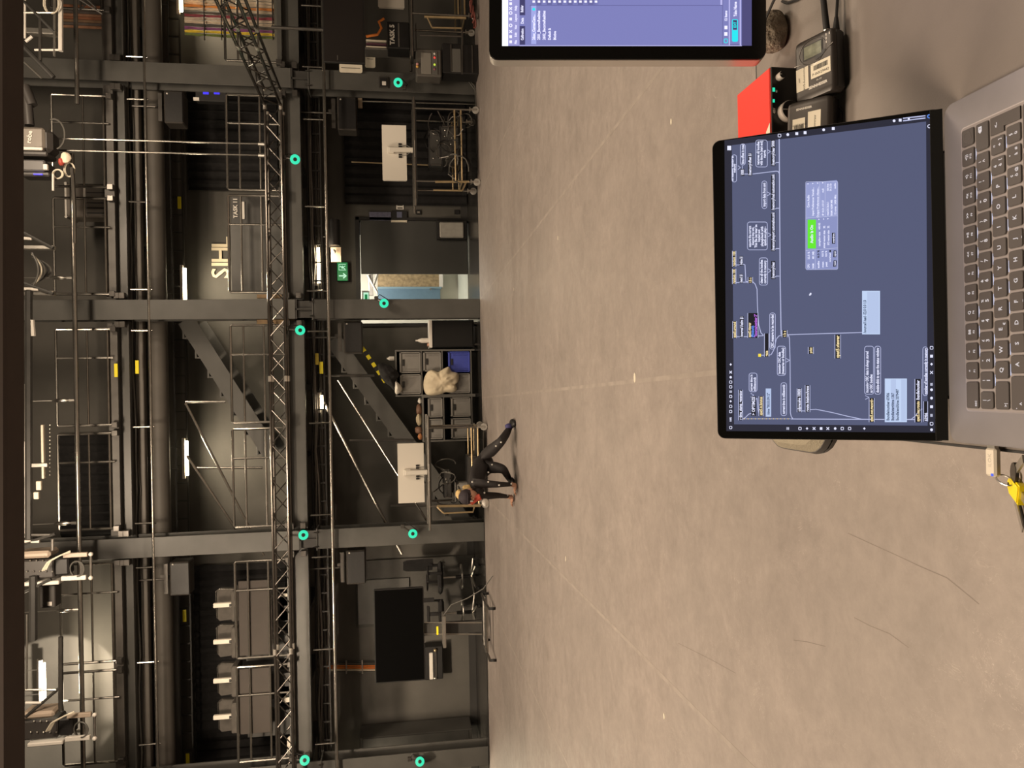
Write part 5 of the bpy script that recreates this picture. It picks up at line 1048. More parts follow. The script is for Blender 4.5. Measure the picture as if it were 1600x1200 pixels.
build(MB().tube(ringpts((-.104, .6785, .757), .0105, (.35, .94, 0), (.2, 0, -.5)), .0009, 6), 'ring', ALU, kr)
build(MB().tube(ringpts((-.1005, .666, .752), .006, (1, 0, 0), (0, .5, -.8)), .0009, 6), 'small_ring', ALU, kr)
yk = thing('key_tag', 'bright yellow plastic key cover at the right edge of the picture', 'key', (-.118, .655, .735))
YK = mat('key_yellow', (.85, .66, .01), .3, noise=.03)
KM = Matrix.Translation((-.1125, .6655, .7545)) @ Matrix.Rotation(R(-25), 4, 'X') @ Matrix.Rotation(R(-18), 4, 'Z')
build(MB(KM).prism([(-.004, .019), (.004, .019), (.0095, .011), (.010, -.012), (-.010, -.012), (-.0095, .011)], -.003, .003, 'z').prism([(-.003, .017), (.003, .017), (.008, .010), (.008, -.011), (-.008, -.011), (-.008, .010)], .003, .0042, 'z'), 'cover', YK, yk)
build(MB(KM).cyl((0, .0135, .0035), (0, .0135, .0046), .0022, 12), 'eyelet', BLACK, yk); build(MB(KM).box(-.004, .004, -.026, -.012, -.001, .001), 'blade', ALU, yk)
t = thing('dark_key', 'dark key head hanging behind the yellow key cover', 'key', (-.10, .648, .735)); KM2 = Matrix.Translation((-.0955, .667, .7565)) @ Matrix.Rotation(R(-30), 4, 'X') @ Matrix.Rotation(R(25), 4, 'Z')
build(MB(KM2).prism([(.010*math.cos(i*.52), .012*math.sin(i*.52)) for i in range(12)], -.0015, .0015, 'z'), 'head', mat('dark_key', (.05, .042, .035), .35, .5), t); build(MB(KM2).box(-.004, .004, -.04, -.010, -.001, .001), 'blade', ALU, t)
t = thing('steel_key', 'bunch of steel key blades below the yellow key cover', 'key', (-.14, .66, .735)); KM3 = Matrix.Translation((-.1285, .664, .7545)) @ Matrix.Rotation(R(-30), 4, 'X') @ Matrix.Rotation(R(-40), 4, 'Z')
for i in range(3): build(MB(KM3).box(-.004+i*.001, .003+i*.001, -.03, .006, -.004+i*.003, -.0028+i*.003), 'blade', ALU if i != 1 else BLACK, t)
# ================================================================ crouching performer
SUIT = mat('suit_black', (.022, .018, .018), .7, noise=.15, ns=30, bump=.25, bs=60); SKIN = mat('skin', (.55, .30, .20), .5)
HAIR = mat('blond_hair', (.60, .42, .18), .6, noise=.2, ns=40); CAPM = mat('dark_cap', (.035, .026, .032), .8, noise=.2, ns=40); REDC = mat('red_collar', (.50, .07, .04), .7)
pr = thing('person', 'person in a black marker suit crouching with both hands on the floor', 'person', PZ(803, 700))
J = {'pelvis': ((756, 722), 8.95, .125), 'spine': ((747, 738), 8.80, .125), 'chest': ((742, 755), 8.62, .135), 'neck': ((737, 768), 8.50, .055), 'head': ((733, 776), 8.42, .085),
     'hr': ((759, 712), 8.90, .10), 'kr': ((783, 690), 8.55, .062), 'cr': ((791, 678), 8.68, .055), 'ar': ((797, 667), 8.82, .036), 'tr': ((803.5, 659), 8.76, .028),
     'hl': ((763, 728), 8.85, .105), 'kl': ((787, 733), 8.62, .06), 'al': ((796, 749), 8.85, .038), 'tl': ((801, 755), 8.72, .028),
     'sr': ((744, 755), 8.50, .065), 'er': ((777, 757), 8.42, .043), 'wr': ((799, 757), 8.60, .027), 'sl': ((749, 775), 8.50, .062), 'el': ((777, 774), 8.66, .042), 'wl': ((794, 776), 8.86, .026)}
E = [('pelvis', 'spine'), ('spine', 'chest'), ('chest', 'neck'), ('neck', 'head'), ('pelvis', 'hr'), ('hr', 'kr'), ('kr', 'cr'), ('cr', 'ar'), ('ar', 'tr'), ('pelvis', 'hl'), ('hl', 'kl'), ('kl', 'al'), ('al', 'tl'), ('chest', 'sr'), ('sr', 'er'), ('er', 'wr'), ('chest', 'sl'), ('sl', 'el'), ('el', 'wl')]
names = list(J); JP = {n: P(*J[n][0], J[n][1]) for n in names}
I = wm(pr).inverted(); me = bpy.data.meshes.new('body'); me.from_pydata([tuple(I @ JP[n]) for n in names], [(names.index(a), names.index(b)) for a, b in E], [])
bo = bpy.data.objects.new('body', me); C.objects.link(bo); bo.parent = pr; me.materials.append(SUIT)
sk = bo.modifiers.new('skin', 'SKIN')
if not me.skin_vertices: pass
for i, n in enumerate(names):
    v = me.skin_vertices[0].data[i]; r = J[n][2]*.88; v.radius = (r, r); v.use_root = (n == 'pelvis')
ss = bo.modifiers.new('sub', 'SUBSURF'); ss.levels = ss.render_levels = 2; sk.use_smooth_shade = True
h = JP['head']
hd = MB().ball(h, (.078, .095, .10), 16, 12); build(hd, 'face', SKIN, pr)
f = h+Vector((-.012, -.09, -.035)) # nose, eyes, mouth on the lowered face
build(MB().prism([(f.x-.010, f.z-.01), (f.x+.010, f.z-.01), (f.x, f.z+.02)], f.y-.018, f.y+.01), 'nose', SKIN, pr)
for s_ in (-1, 1): build(MB().ball(f+Vector((s_*.028, .004, .016)), (.011, .006, .006), 8, 6), 'eye', BLACK, pr); build(MB().ball(h+Vector((s_*.080, .0, -.01)), (.012, .02, .028), 8, 6), 'ear', SKIN, pr)
build(MB().ball(f+Vector((0, .002, -.028)), (.02, .006, .005), 8, 6), 'mouth', REDC, pr)
build(MB().ball(h+Vector((0, -.006, .030)), (.086, .100, .088), 18, 12), 'cap', CAPM, pr); build(MB().prism([(h.x-.07, h.y-.06), (h.x+.07, h.y-.06), (h.x+.045, h.y-.135), (h.x-.045, h.y-.135)], h.z+.022, h.z+.03, 'z'), 'cap_peak', CAPM, pr)
q = P(717, 772, 8.45); build(lump(q, (.050, .05, .035), 4, 16, 10, .18), 'hair_bun', HAIR, pr)
q = P(730, 764, 8.5); build(lump(q, (.045, .05, .05), 6, 16, 10, .2), 'hair', HAIR, pr)
a_, b_ = P(738, 779, 8.38), P(749, 779, 8.36); build(MB().tube([a_+Vector((-.04, 0, .02)), (a_+b_)/2, b_+Vector((.02, 0, -.01))], .036, 10), 'collar', REDC, pr)
q = P(758, 785, 8.4); build(lump(q, (.045, .04, .035), 9, 14, 10, .12), 'white_pad', WHITE, pr)
def hand(w, tip, nm):
    w = Vector(w); tip = Vector(tip); d = (tip-w); d.z = 0; L = .17; d.normalize(); sd = Vector((-d.y, d.x, 0)); z0 = .018; base = Vector((w.x, w.y, z0+.012)); pc = base+d*.05
    mb = MB(); mb.ball(pc, (.042, .045, .018), 12, 8); mb.cyl(w, base+d*.02, .026, 10, .024)
    for k, (o, l) in enumerate(((-.030, .065), (-.010, .078), (.010, .074), (.030, .058))):
        s0 = pc+d*.03+sd*o; mb.tube([s0, s0+d*l*.45+sd*o*.3+Vector((0, 0, .006)), s0+d*l+sd*o*.5+Vector((0, 0, -.012))], .0085, 6)
    s0 = pc-sd*.035; mb.tube([s0, s0-sd*.025+d*.015, s0-sd*.03+d*.045+Vector((0, 0, -.008))], .010, 6)
    build(mb, 'hand', SKIN, pr)
hand(JP['wr'], PZ(807, 772), 'hand'); hand(JP['wl'], PZ(802, 790), 'hand')
for n, t_ in (('ar', 'tr'), ('al', 'tl')):
    a, b = JP[n], JP[t_]; build(MB().ball((a*.35+b*.65), (.055, .12, .038), 14, 8), 'shoe', BLACK, pr)
q = P(795, 666, 8.75); build(MB().ball(q, (.035, .035, .045), 10, 8), 'blue_sock_patch', mat('violet_patch', (.06, .055, .17), .7), pr)
for x_, y_, Y_ in ((769, 726, 8.7), (763, 738, 8.65), (763, 753, 8.38), (783, 691, 8.45), (775, 697, 8.5), (799, 756, 8.52), (780, 758, 8.35), (803, 668, 8.72), (797, 664, 8.74), (757, 770, 8.4), (738, 783, 8.32), (793, 774, 8.8), (736, 783, 8.31), (738, 753, 8.45)):
    build(MB().ball(P(x_, y_, Y_), .010, 8, 6), 'reflective_marker', mat('marker_ball', (.8, .78, .72), .3), pr)
# ================================================================ gallery furnishings
UPH = mat('grey_upholstery', (.09, .08, .07), .8, noise=.15, ns=12, bump=.2, bs=80)
for i, (y, lab) in enumerate(((946, 'grey theatre seat with a white arm, first from the left column'), (1003, 'grey theatre seat with a white arm, second from the left column'), (1064, 'grey theatre seat with a white arm, third from the left column'), (1121, 'grey theatre seat with a white arm, outermost at the left'))):
    Y = YC+.5; t = thing('theatre_seat', lab, 'seat', (xx(y, Y, 400), Y, 3.041)); zs_ = zz(378, Y)
    X0, X1, Z0, Z1 = xx(y+27, Y, 345), xx(y-24, Y, 345), zz(362, Y), zz(329, Y); build(MB().prism([(X0+.02, Z0), (X1-.02, Z0), (X1, Z1-.06), (X1-.04, Z1), (X0+.05, Z1-.01), (X0, Z1-.05)], Y+.10, Y+.18, 'y'), 'backrest', UPH, t); build(MB().tube([(X1-.02, Y+.09, Z0), (X1, Y+.09, Z1-.06), (X1-.04, Y+.09, Z1), (X0+.05, Y+.09, Z1-.01)], .008, 6), 'seat_piping', TUBE, t); build(bp(MB(), 361, 372, y-22, y+26, Y-.15, .4, .02), 'seat_cushion', UPH, t)
    build(bp(MB(), 333, 364, y-3.5, y+3.5, Y-.12, .06, .008), 'white_arm', mat('white_arm', (.78, .72, .62), .5), t); build(bp(MB(), 358, 361, y-2, y+2, Y-.14, .02), 'arm_knob', BLACK, t)
    build(MB().box(xx(y+20, Y), xx(y-18, Y), Y-.05, Y+.1, 3.042, zs_), 'pedestal', DSTEEL, t)
for ya, yb, xa, xb, lab in ((928, 970, 433, 452, 'white rounded chair shell behind the truss, nearer the left column'), (1073, 1098, 433, 453, 'white rounded chair shell behind the truss, further left'), (1152, 1190, 440, 455, 'pale card behind the truss at the far left')):
    Y = YC+.45; X0, X1, Z0, Z1 = xx(yb, Y, 440), xx(ya, Y, 440), zz(xb, Y), zz(xa, Y)
    t = thing('white_chair', lab, 'panel', ((X0+X1)/2, Y, Z0)); build(MB().prism(rrect(X0, X1, Z0, Z1+.02, .05, 4), Y, Y+.02, 'y'), 'shell', mat('white_arm', (.78, .72, .62), .5), t); build(MB().box((X0+X1)/2-.03, (X0+X1)/2+.03, Y-.02, Y, (Z0+Z1)/2, (Z0+Z1)/2+.05, .005), 'clip', BLACK, t)
t = thing('case_label', 'white TASK 11 lettering on the black board behind the railing', 'lettering', P(368, 324, YC+.39)); build(text_mb('TASK 11', .085, front(P(368, 325, YC+.385)) , .001, bold=.03), 'lettering', WHITE, t, smooth=False); build(bp(MB(), 378, 382, 315, 342, YC+.38, .01), 'white_strip', WHITE, t)
# hanging coloured slings
cols = [(.62, .52, .40), (.62, .52, .40), (.60, .50, .38), (.75, .30, .08), (.62, .5, .4), (.1, .09, .08), (.30, .06, .08), (.60, .48, .38), (.62, .5, .4), (.1, .09, .08), (.26, .08, .22), (.75, .55, .05), (.16, .2, .05)]
cn = ['cream', 'cream', 'pale', 'orange', 'cream', 'dark', 'crimson', 'beige', 'cream', 'dark', 'purple', 'yellow', 'olive']
for i, (c_, n_) in enumerate(zip(cols, cn)):
    y = -2+i*4.9; Y = YC+.75+.02*(i % 3); X = xx(y, Y, 370); Z0, Z1 = zz(441, Y), zz(299, Y); rnd = random.Random(i); n = 14; mb = MB()
    for k in (-1, 0, 1): mb.tube([(X+k*.012+rnd.uniform(-.004, .004), Y+rnd.uniform(-.01, .01), Z0+.02+(Z1-Z0-.02)*j/n) for j in range(n+1)], .0085, 6)
    tag(build(mb, 'lifting_sling', mat('sling_'+n_, c_, .8, noise=.2, ns=10)), n_+' sling hanging behind the lower gallery, %s' % ['rightmost', 'beside the rightmost cream one', 'with the orange one to its left', 'right of a cream one', 'just left of the orange one', 'between the cream and crimson ones', 'left of the first dark one', 'left of the crimson one', 'right of the second dark one', 'right of the purple one', 'right of the yellow one', 'between the purple and olive ones', 'leftmost of the row'][i], 'sling', 'coloured slings on the lower gallery')
for xb_ in (318, 345, 425): build(bp(MB(), xb_, xb_+1.5, -5, 62, YC+.72, .02), 'sling_bar', DTUBE)['label'] = {318: 'upper dark bar holding the coloured slings', 345: 'middle dark bar holding the coloured slings', 425: 'lower dark bar holding the coloured slings'}[xb_]
for o in [o for o in bpy.data.objects if o.name.startswith('sling_bar')]: o['category'] = 'bar'
for i in range(8):
    y = 10+i*4.6; Y = YC+.8; X = xx(y, Y, 140); Z0, Z1 = 5.51, zz(104, Y); c_ = [(.25, .10, .05), (.2, .12, .07), (.10, .08, .07), (.28, .14, .08)][i % 4]
    tag(build(MB().box(X-.02, X+.02, Y, Y+.03, Z0, Z1, .006), 'lifting_sling', mat('rusty_%d' % (i % 4), c_, .85, noise=.2)), 'dull brown sling hanging on the upper gallery', 'sling', 'brown slings on the upper gallery')
t = thing('led_display', 'small device with two blue lit displays beside the right column', 'device', P(330, 145, YC+.3)); build(bp(MB(), 305, 354, 139, 158, YC+.3, .15, .01), 'case', BLACK, t)
BLE = em('blue_led_display', 60, 50, 225, 1.3)
for x in (317, 334): build(bp(MB(), x, x+9, 140.5, 147, YC+.29, .012, .002), 'display', BLE, t)
build(bp(MB(), 302, 311, 152, 157, YC+.29, .02), 'label', WHITE, t)
# yellow cable marks
for x, ya, yb, Y, lab in ((181, 568, 589, YC+.04, 'yellow tag on the upper gallery toe board'), (214, 563, 584, YC+.2, 'yellow tag on the cable bundle under the upper gallery'), (280, 307, 326, YC+1.1, 'yellow tag on the upper cable ladder by the right drape'), (288, 953, 972, YC+1.1, 'yellow tag on the cable drop at the left'), (502, 565, 584, YC+.4, 'yellow tag under the lower gallery, upper end nearer the stairs'), (495, 552, 570, YC+.4, 'dull yellow tag under the lower gallery, just above the bright one'), (293, 1178, 1202, YC+1.0, 'yellow tag near the far left edge')):
    tag(build(bp(MB(), x-2.8, x+2.8, ya, yb, Y-.03, .02, .004), 'yellow_tag', YEL if 'dull' not in lab else mat('dull_yellow', (.5, .38, .04), .6)), lab, 'tag')
# silver framed case on the upper gallery
t = thing('flight_case', 'silver edged flight case on the upper gallery, above the lettering', 'case', P(176, 314, YC+.6)); Y = YC+.6
z0, z1 = 5.51, zz(106, Y); X0, X1 = xx(339, Y, 140), xx(287, Y, 140)
build(MB().box(X0, X1, Y, Y+.4, z0, z1, .02), 'body', mat('case_brown', (.14, .12, .10), .5), t)
for X in (X0, X1): 
    for z in (z0+.02, z1-.02): build(MB().cyl((X, Y-.005, z), (X, Y+.4, z), .022, 8), 'edge', ALU, t)
for f_ in (.0, .32, .72, .8): build(MB().box(X0+.02, X1-.02, Y-.012, Y+.002, z1-(z1-z0)*f_-.04, z1-(z1-z0)*f_-.005, .004), 'frame_bar', ALU if f_ != .32 else WHITE, t)
for k in range(6): build(MB().box(X0+.06+k*(X1-X0-.12)/5-.008, X0+.06+k*(X1-X0-.12)/5+.008, Y-.008, Y, z0+(z1-z0)*.3, z0+(z1-z0)*.62), 'vent_slot', BLACK, t)
t = thing('lit_case', 'pale lit wooden board beside the centre column on the lower gallery', 'board', P(430, 463, YC+.3)); build(bp(MB(), 401, 460, 460, 466, YC+.25, .05, .006), 'board', BRASS if 0 else mat('pine_board', (.40, .27, .15), .6, noise=.2), t)
t = thing('lit_case', 'pale wooden board left of the centre column on the lower gallery', 'board', P(430, 502, YC+.3)); build(bp(MB(), 401, 460, 499, 506, YC+.25, .05, .006), 'board', mat('pine_board', (.40, .27, .15), .6), t)
# ================================================================ roof rigging along the top of the view
YR = 11.0
def bar(par, a, b, r, m, Y=YR, Y2=None, nm='bar'): build(MB().cyl(P(*a, Y), P(*b, Y2 or Y), r, 7), nm, m, par)
t = thing('roof_truss', 'dark roof truss piece with pale plates in the upper right corner', 'truss', P(60, 40, YR))
for a, b, r, m in (((30, -5), (85, 50), .022, DSTEEL), ((30, 20), (85, 20), .016, ALU), ((34, 70), (84, 121), .03, DSTEEL), ((38, 97), (65, 122), .014, ALU), ((54, 78), (95, 78), .014, WHITE), ((95, -10), (95, 80), .03, WHITE), ((85, -10), (85, 88), .016, ALU), ((63, 25), (63, 95), .022, DTUBE), ((39, 0), (39, 60), .014, WHITE), ((40, 65), (50, 57), .02, WHITE), ((122, 18), (135, 6), .01, BLACK), ((118, -5), (160, 22), .012, DTUBE), ((132, -5), (150, 12), .012, DTUBE)): bar(t, a, b, r, m)
build(bp(MB(), 40, 85, 43, 52, YR, .12, .01), 'plate', ALU, t)
t = thing('roof_truss', 'dark roof truss bracket with cable loops above the centre column', 'truss', P(60, 420, YR))
for a, b, r, m in (((30, 360), (83, 388), .022, DSTEEL), ((30, 372), (50, 373), .02, WHITE), ((30, 440), (83, 459), .022, DSTEEL), ((30, 451), (60, 452), .02, WHITE), ((45, 455), (45, 842), .045, DSTEEL), ((39, 690), (39, 745), .01, WHITE), ((39, 600), (39, 840), .008, ALU), ((50, 500), (52, 525), .03, WHITE)): bar(t, a, b, r, m)
build(bp(MB(), 33, 83, 383, 389, YR+.02, .1, .006), 'plate', ALU, t); build(bp(MB(), 33, 83, 454, 461, YR+.02, .1, .006), 'plate', ALU, t)
for k in range(5):
    pts = [P(50+(10+5*k)*math.sin(i/10*math.pi)*1.0, 395+k*1.5+(55-k*3)*i/10, YR+.05*k) for i in range(11)]; tag(build(MB().tube(pts, .012, 6), 'cable', [GCABLE, WCABLE, GCABLE, RUBBER, GCABLE][k]), 'cable loop hanging from the roof bracket above the centre column', 'cable', 'cable loops above the centre column')
t = thing('roof_truss', 'roof truss bracket above the left column', 'truss', P(60, 845, YR))
for a, b, r, m in (((30, 852), (86, 834), .02, DSTEEL), ((33, 836), (82, 836), .018, ALU), ((33, 846), (62, 846), .02, WHITE), ((82, 842), (82, 860), .02, ALU), ((38, 925), (80, 905), .02, DSTEEL)): bar(t, a, b, r, m)
t = thing('roof_truss', 'roof truss bracket beside the high tube lamp at the left', 'truss', P(60, 1090, YR))
for a, b, r, m in (((40, 1120), (93, 1075), .02, DSTEEL), ((40, 1078), (95, 1078), .016, ALU), ((40, 1098), (65, 1098), .018, WHITE), ((42, 960), (42, 1078), .012, ALU), ((59, 1030), (59, 1078), .01, ALU), ((95, 995), (95, 1110), .03, DTUBE), ((52, 900), (52, 1000), .05, DSTEEL)): bar(t, a, b, r, m)
t = thing('led_batten', 'pale lit batten fixture with a row of tiny lamps near the top edge', 'lamp', P(66, 700, YR)); BT = mat('batten_white', (.75, .68, .55), .4)
build(bp(MB(), 64, 68, 664, 748, YR, .06, .006), 'batten', BT, t); build(bp(MB(), 56, 64, 752, 766, YR, .05, .006), 'end_piece', BT, t); build(bp(MB(), 52, 60, 769, 780, YR, .05, .006), 'end_piece', BT, t); build(bp(MB(), 49, 74, 724, 730, YR-.02, .05, .004), 'clamp', ALU, t)
for i in range(14): build(MB().ball(P(78, 664+i*6, YR+.05), .011, 8, 6), 'bead', ALU, t)
# moving heads
HB = mat('head_grey', (.19, .165, .14), .45, noise=.05); HBD = mat('head_dark', (.05, .045, .042), .45)
t = thing('moving_light', 'grey moving stage light with white script lettering at the upper right', 'lamp', P(56, 220, YR))
build(bp(MB(), 20, 69, 198, 232, YR, .35, .03), 'yoke_cover', HB, t); build(bp(MB(), 20, 66, 229, 234, YR-.01, .3, .01), 'pale_stripe', WHITE, t)
build(MB().prism([(P(66, 0, YR).z, 0)], 0, 0) if 0 else bp(MB(), 64, 80, 200, 238, YR+.03, .3, .06), 'head', HBD, t); build(bp(MB(), 20, 74, 235, 243, YR, .3, .02), 'lower_cover', HBD, t)
build(text_mb('robe', .085, front(P(46, 214, YR-.008)) @ Matrix.Rotation(R(-8), 4, 'Z'), .001, bold=.02), 'lettering', WHITE, t, smooth=False)
t = thing('moving_light', 'dark moving stage light with plugs, left of the scripted one', 'lamp', P(56, 262, YR))
build(bp(MB(), 20, 70, 249, 267, YR, .35, .02), 'base', mat('base_grey', (.10, .095, .095), .45), t); build(bp(MB(), 67, 74, 256, 265, YR-.03, .05, .006), 'white_plate', WHITE, t); build(bp(MB(), 30, 78, 267, 275, YR+.05, .25, .02), 'rear_cover', HBD, t)
build(bp(MB(), 52, 66, 271, 273, YR+.0, .02), 'blue_display', BLE, t); build(MB().cyl(P(83, 272, YR), P(83, 298, YR), .016, 8), 'pipe', WHITE, t)
t = thing('moving_light', 'dark stage light hanging at the right of the scripted one', 'lamp', P(46, 160, YR)); build(MB().cyl(P(38, 135, YR+.1), P(50, 165, YR+.1), .07, 12).cyl(P(42, 150, YR+.1), P(46, 196, YR+.1), .06, 12), 'body', HBD, t)
def loop(c, rx, ry, Y, r, m, lab, turns=1, ph=0):
    pts = [P(c[0]+rx*math.sin(ph+i*.35)*(1-.01*i), c[1]+ry*math.cos(ph+i*.35), Y+.006*i) for i in range(int(18*turns))]; tag(build(MB().tube(pts, r, 6), 'cable_loop', m), lab, 'cable')
loop((80, 5), 14, 16, YR-.1, .009, WCABLE, 'cream cable loop at the top right corner', 2); loop((84, 210), 18, 24, YR, .012, GCABLE, 'grey cable arc beside the scripted stage light', .6, .3)
loop((108, 265), 9, 11, YR-.05, .010, WCABLE, 'white coiled cable left of the scripted stage light', 2.2); loop((90, 272), 9, 7, YR-.05, .010, WCABLE, 'white small coil below the dark stage light with plugs', 2)
tag(build(lump(P(103, 247, YR-.05), (.07, .05, .06), 3, 12, 8, .2), 'plug_bundle', mat('plug_white', (.72, .62, .48), .5)), 'bundle of white plugs beside the stage lights at the upper right', 'plug')
tag(build(lump(P(96, 253, YR-.05), (.05, .04, .04), 8, 12, 8, .2), 'red_plug', mat('red_plug', (.4, .06, .04), .5)), 'red plug between the white plugs and the dark stage light', 'plug')
tag(build(MB().tube([P(112, 262, YR-.06), P(114, 280, YR-.06), P(116, 320, YR-.06), P(117, 380, YR-.06)], .026, 8), 'steel_pipe', TUBE), 'bright steel pipe below the white coiled cable', 'pipe')
for k_, (x0, yc, lab) in enumerate(((0, 0, 'stage light frame with cable coil above the left column'), (6, 251, 'stage light frame with cables near the far left edge'))):
    W_ = lambda a, b, c_, d: (a+x0, b+x0, c_+yc, d+yc); t = thing('moving_light', lab, 'lamp', P(90+x0, 885+yc, YR))
    build(bp(MB(), *W_(25, 78, 862, 873), YR, .3, .03), 'pale_cover', mat('cover_beige', (.42, .34, .27), .45), t); build(bp(MB(), *W_(20, 84, 875, 905), YR+.05, .3, .02), 'body', HBD, t)
    build(bp(MB(), *W_(85, 107, 872, 899), YR+.02, .2, .02), 'head', BLACK, t); build(bp(MB(), *W_(98, 136, 864, 871), YR-.02, .05, .006), 'arm', BRASS if 0 else mat('cover_beige', (.42, .34, .27), .45), t); build(bp(MB(), *W_(95, 134, 900, 907), YR-.02, .05, .006), 'arm', WHITE, t)
    build(MB().cyl(P(142+x0, 868+yc, YR), P(142+x0, 903+yc, YR), .016, 8), 'cross_bar', ALU, t)
    for y in (866, 903): build(MB().ball(P(142+x0, y+yc, YR-.01), .03, 10, 8), 'clamp_ball', WHITE, t)
    build(bp(MB(), *W_(36, 92, 909, 915), YR, .2, .01), 'pale_rail', WHITE, t)
    for i in range(9): build(MB().ball(P(42+x0+i*5, (876 if i % 2 else 893)+yc, YR+.03), .012, 8, 6), 'stud', ALU, t)
    for i in range(3): tag(build(MB().tube([P(66+x0+i*3, 892+yc-i, YR-.1), P(74+x0+i*3, 879+yc-i*2, YR-.14), P(92+x0+i*2, 869+yc-i, YR-.14), P(110+x0, 861+yc+i, YR-.08)], .011, 6), 'cable', WCABLE), 'cream cable arching over the stage light frame '+('above the left column' if k_ == 0 else 'near the far left edge'), 'cable', 'cream cables over stage light frame, '+('nearer' if k_ == 0 else 'further left'))
    loop((120+x0, 889+yc), 12, 12, YR-.03, .010, GCABLE, 'coiled grey cable on the stage light frame '+('above the left column' if k_ == 0 else 'near the far left edge'), 2.5)
t = thing('roof_box', 'dark rigging box with a small white label near the top edge', 'box', P(70, 925, YR)); build(bp(MB(), 62, 86, 915, 950, YR+.3, .2, .01), 'case', HBD, t); build(bp(MB(), 73.5, 81, 940.5, 946.5, YR+.29, .01), 'label', WHITE, t)
# ================================================================ right hand edge equipment
Yq = 11.2
t = thing('hanging_display', 'large black display hanging at the upper right edge of the hall', 'display', P(540, 30, Yq)); X0 = xx(98, Yq, 540); X1 = X0+1.15; Z0, Z1 = zz(570, Yq, 60), zz(505, Yq, 60)
build(MB().box(X0, X1, Yq, Yq+.06, Z0, Z1, .008), 'bezel', PLAST, t); build(MB().box(X0+.012, X1-.012, Yq-.004, Yq+.002, Z0+.02, Z1-.012), 'screen', mat('tv_brownblack', (.016, .013, .012), .4), t); build(MB().cyl((X0+.5, Yq+.1, Z1-.1), (X0+.5, Yq+.1, 3.0), .025, 8), 'hanger', DTUBE, t)
build(MB().box(X0+.03, X0+.10, Yq-.008, Yq-.003, Z1-.2, Z1-.19), 'logo_strip', ALU, t)
for xa, xb, ya, yb, lab in ((570, 586, 78, 105, 'cream rounded sheet fixed beside the hanging display'), (530, 566, 100, 114, 'wide cream sheet sticking out below the hanging display corner')):
    Y = YC-.08 if yb > 110 else YC+.5; X0, X1, Z0, Z1 = xx(yb, Y, 560), xx(ya, Y, 560), zz(xb, Y, ya), zz(xa, Y, ya)
    t = thing('cream_sheet', lab, 'sheet', ((X0+X1)/2, Y, Z0)); build(MB().prism(rrect(X0, X1, Z0, Z1, .03, 4), Y, Y+.012), 'sheet', CREAM, t); build(MB().cyl(((X0+X1)/2, Y-.004, Z0+.03), ((X0+X1)/2, Y-.004, Z1-.03), .004, 5), 'cord', RUBBER, t)
t3, L3, R3, z3, zs3 = trolley(-45, 78, 11.6, 652, 'metal equipment trolley at the right edge below the hanging display', (727, 737), (-40, 24))
build(MB().cyl(P(663, 26, 11.58), P(728, 28, 11.58), .022, 8).cyl(P(675, 43, 11.56), P(721, 44, 11.56), .014, 8).cyl(P(675, 43, 11.56), P(668, 28, 11.58), .012, 6), 'push_bar', BRASS, t3)
build(MB().cyl(P(656, 55, 11.6), P(722, 57, 11.6), .014, 8).cyl(P(722, 48, 11.6), P(722, 116, 11.6), .014, 8), 'side_frame', DTUBE, t3)
monitor_back(602, 643, -70, 14, 11.7, z3-.025, 'white backed monitor cut off by the right edge of the hall view', -28)
t = thing('flight_case', 'black flight case with white TASK 5 lettering on the right edge trolley', 'case', P(650, 55, 11.75)); z = z3+.012; X0, X1 = xx(77, 11.75, 630), xx(36, 11.75, 630); z1_ = zz(605, 11.75, 50)
build(MB().box(X0, X1, 11.72, 12.05, z, z1_, .01), 'body', BLACK, t); build(text_mb('TASK 5', .095, front(Vector(((X0+X1)/2, 11.716, zz(613, 11.75, 55)))), .001, bold=.04), 'lettering', WHITE, t, smooth=False)
for z_ in (zz(623, 11.75, 55),): build(MB().box(X0+.02, X1-.02, 11.71, 11.722, z_-.012, z_+.012, .003), 'strip', ALU, t)
for x in (605, 650): build(bp(MB(), x-.7, x+.7, 36, 77, 11.712, .01), 'edge', DTUBE, t)
c5 = [P(572, 57, 11.8), P(590, 54, 11.8), P(596, 44, 11.8), P(592, 34, 11.8), P(600, 29, 11.8)]; tag(build(MB().tube(c5, .02, 8), 'orange_hose', ORANGE), 'orange cable curling above the TASK 5 case', 'cable')
tag(build(bp(MB(), 570, 652, 75, 78, 11.9, .3, .004), 'pale_shelf_edge', ALU), 'thin pale upright edge beside the TASK 5 case', 'edge strip')
for i, y in enumerate((62, 67, 72)): tag(build(bp(MB(), 572, 604, y, y+2.4, 11.9, .25, .003), 'binder', [CREAM, mat('plum', (.1, .04, .06), .6), CREAM][i]), ['cream upright folder left of the orange cable', 'plum coloured upright folder', 'cream upright folder nearest the pale edge'][i], 'folder')
t = thing('small_television', 'small grey boxy screen with coloured lights standing above the right column foot', 'screen', P(690, 95, 11.7)); Y = 11.7
build(bp(MB(), 650, 690, 76, 119, Y, .3, .02), 'cabinet', mat('grey_cabinet', (.10, .092, .082), .5), t); build(bp(MB(), 658, 674, 82, 115, Y-.012, .02, .006), 'screen', mat('grey_screen', (.24, .225, .20), .35), t); build(bp(MB(), 675, 684, 80, 116, Y-.014, .02, .006), 'control_strip', GPD, t)
for i, (y, m) in enumerate(((84, WHITE), (90, em('red_lamp', 230, 70, 60, 1)), (101, em('green_lamp', 200, 220, 70, 1)), (108, mat('plum_knob', (.3, .08, .14), .4)))): build(MB().ball(P(679, y, Y-.02), .017, 8, 6), 'lamp', m, t)
for y, m in ((104, mat('amber', (.8, .45, .1), .4)), (100, mat('pink', (.6, .3, .3), .5))): build(MB().ball(P(652, y, Y-.02), .022, 8, 6), 'side_knob', m, t)
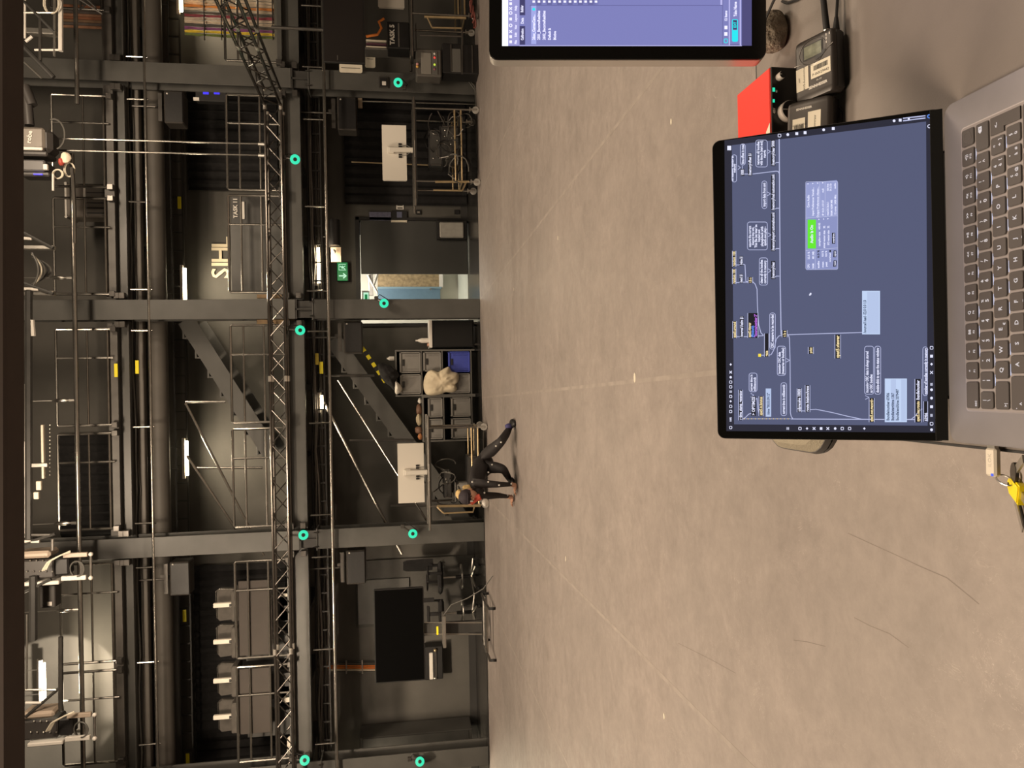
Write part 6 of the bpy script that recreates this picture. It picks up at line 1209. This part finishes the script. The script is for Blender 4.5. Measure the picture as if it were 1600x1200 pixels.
t = thing('black_crate', 'black crate on the floor under the small grey screen', 'crate', P(745, 92, 11.8)); z0 = 0.003; X0, X1 = xx(118, 11.8, 720), xx(72, 11.8, 720); zt_ = zz(691, 11.7, 95)-.004
build(MB().box(X0, X1, 11.72, 12.05, z0, zt_, .01), 'body', BLACK, t)
for x, m in ((705, DTUBE), (722, BRASS), (738, DTUBE)): z_ = zz(x, 11.7, 92); build(MB().box(X0+.02, X1-.02, 11.7, 11.722, z_-.01, z_+.01, .003), 'edge', m, t)
build(bp(MB(), 706, 720, 76, 112, 11.708, .02, .004), 'grey_panel', GPD, t)
t = thing('red_cable_bundle', 'dull red cable bundle on the floor under the right edge trolley', 'cable', P(742, 20, 11.5)); rr = mat('dull_red_cable', (.16, .04, .03), .6)
for k in range(4): 
    c = P(738+k*2, 10+8*k, 11.5); c.z = max(c.z, .03); build(MB().tube([c+Vector((.09*math.cos(i*.5), .06*math.sin(i*.5), .02+.012*math.sin(i+k))) for i in range(14)], .012, 6), 'cable', rr, t)
# cable bundle along the right column base and floor
for i, pts in enumerate(([(705, 118), (730, 122), (742, 135), (746, 160), (747, 210)], [(708, 121), (732, 127), (744, 142), (748, 180), (749, 240)])):
    q = [P(x, y, YC-.06) for x, y in pts]; 
    for v in q: v.z = max(v.z, .012)
    tag(build(MB().tube(q, .009, 6), 'floor_cable', GCABLE), ['grey cable curving down the right column to the floor', 'second grey cable following it round the right column foot'][i], 'cable')
q = P(573, 180, YW-.4); t = thing('wall_rail', 'thin steel rail standing right of the right hand trolley monitor', 'rail', q); build(MB().cyl(P(566, 158, YC+.35), P(745, 163, YC+.35), .012, 8), 'rail', TUBE, t); build(bp(MB(), 559, 566, 151, 168, YC+.33, .05, .006), 'top_block', mat('beige_plate', (.45, .35, .25), .6), t)
t = thing('wall_rail', 'second thin rail passing behind the right hand monitor', 'rail', P(549, 254, YW-.2)); build(MB().cyl(P(549, 253, YW-.2), P(672, 258, YW-.2), .013, 8), 'rail', BRASS, t)
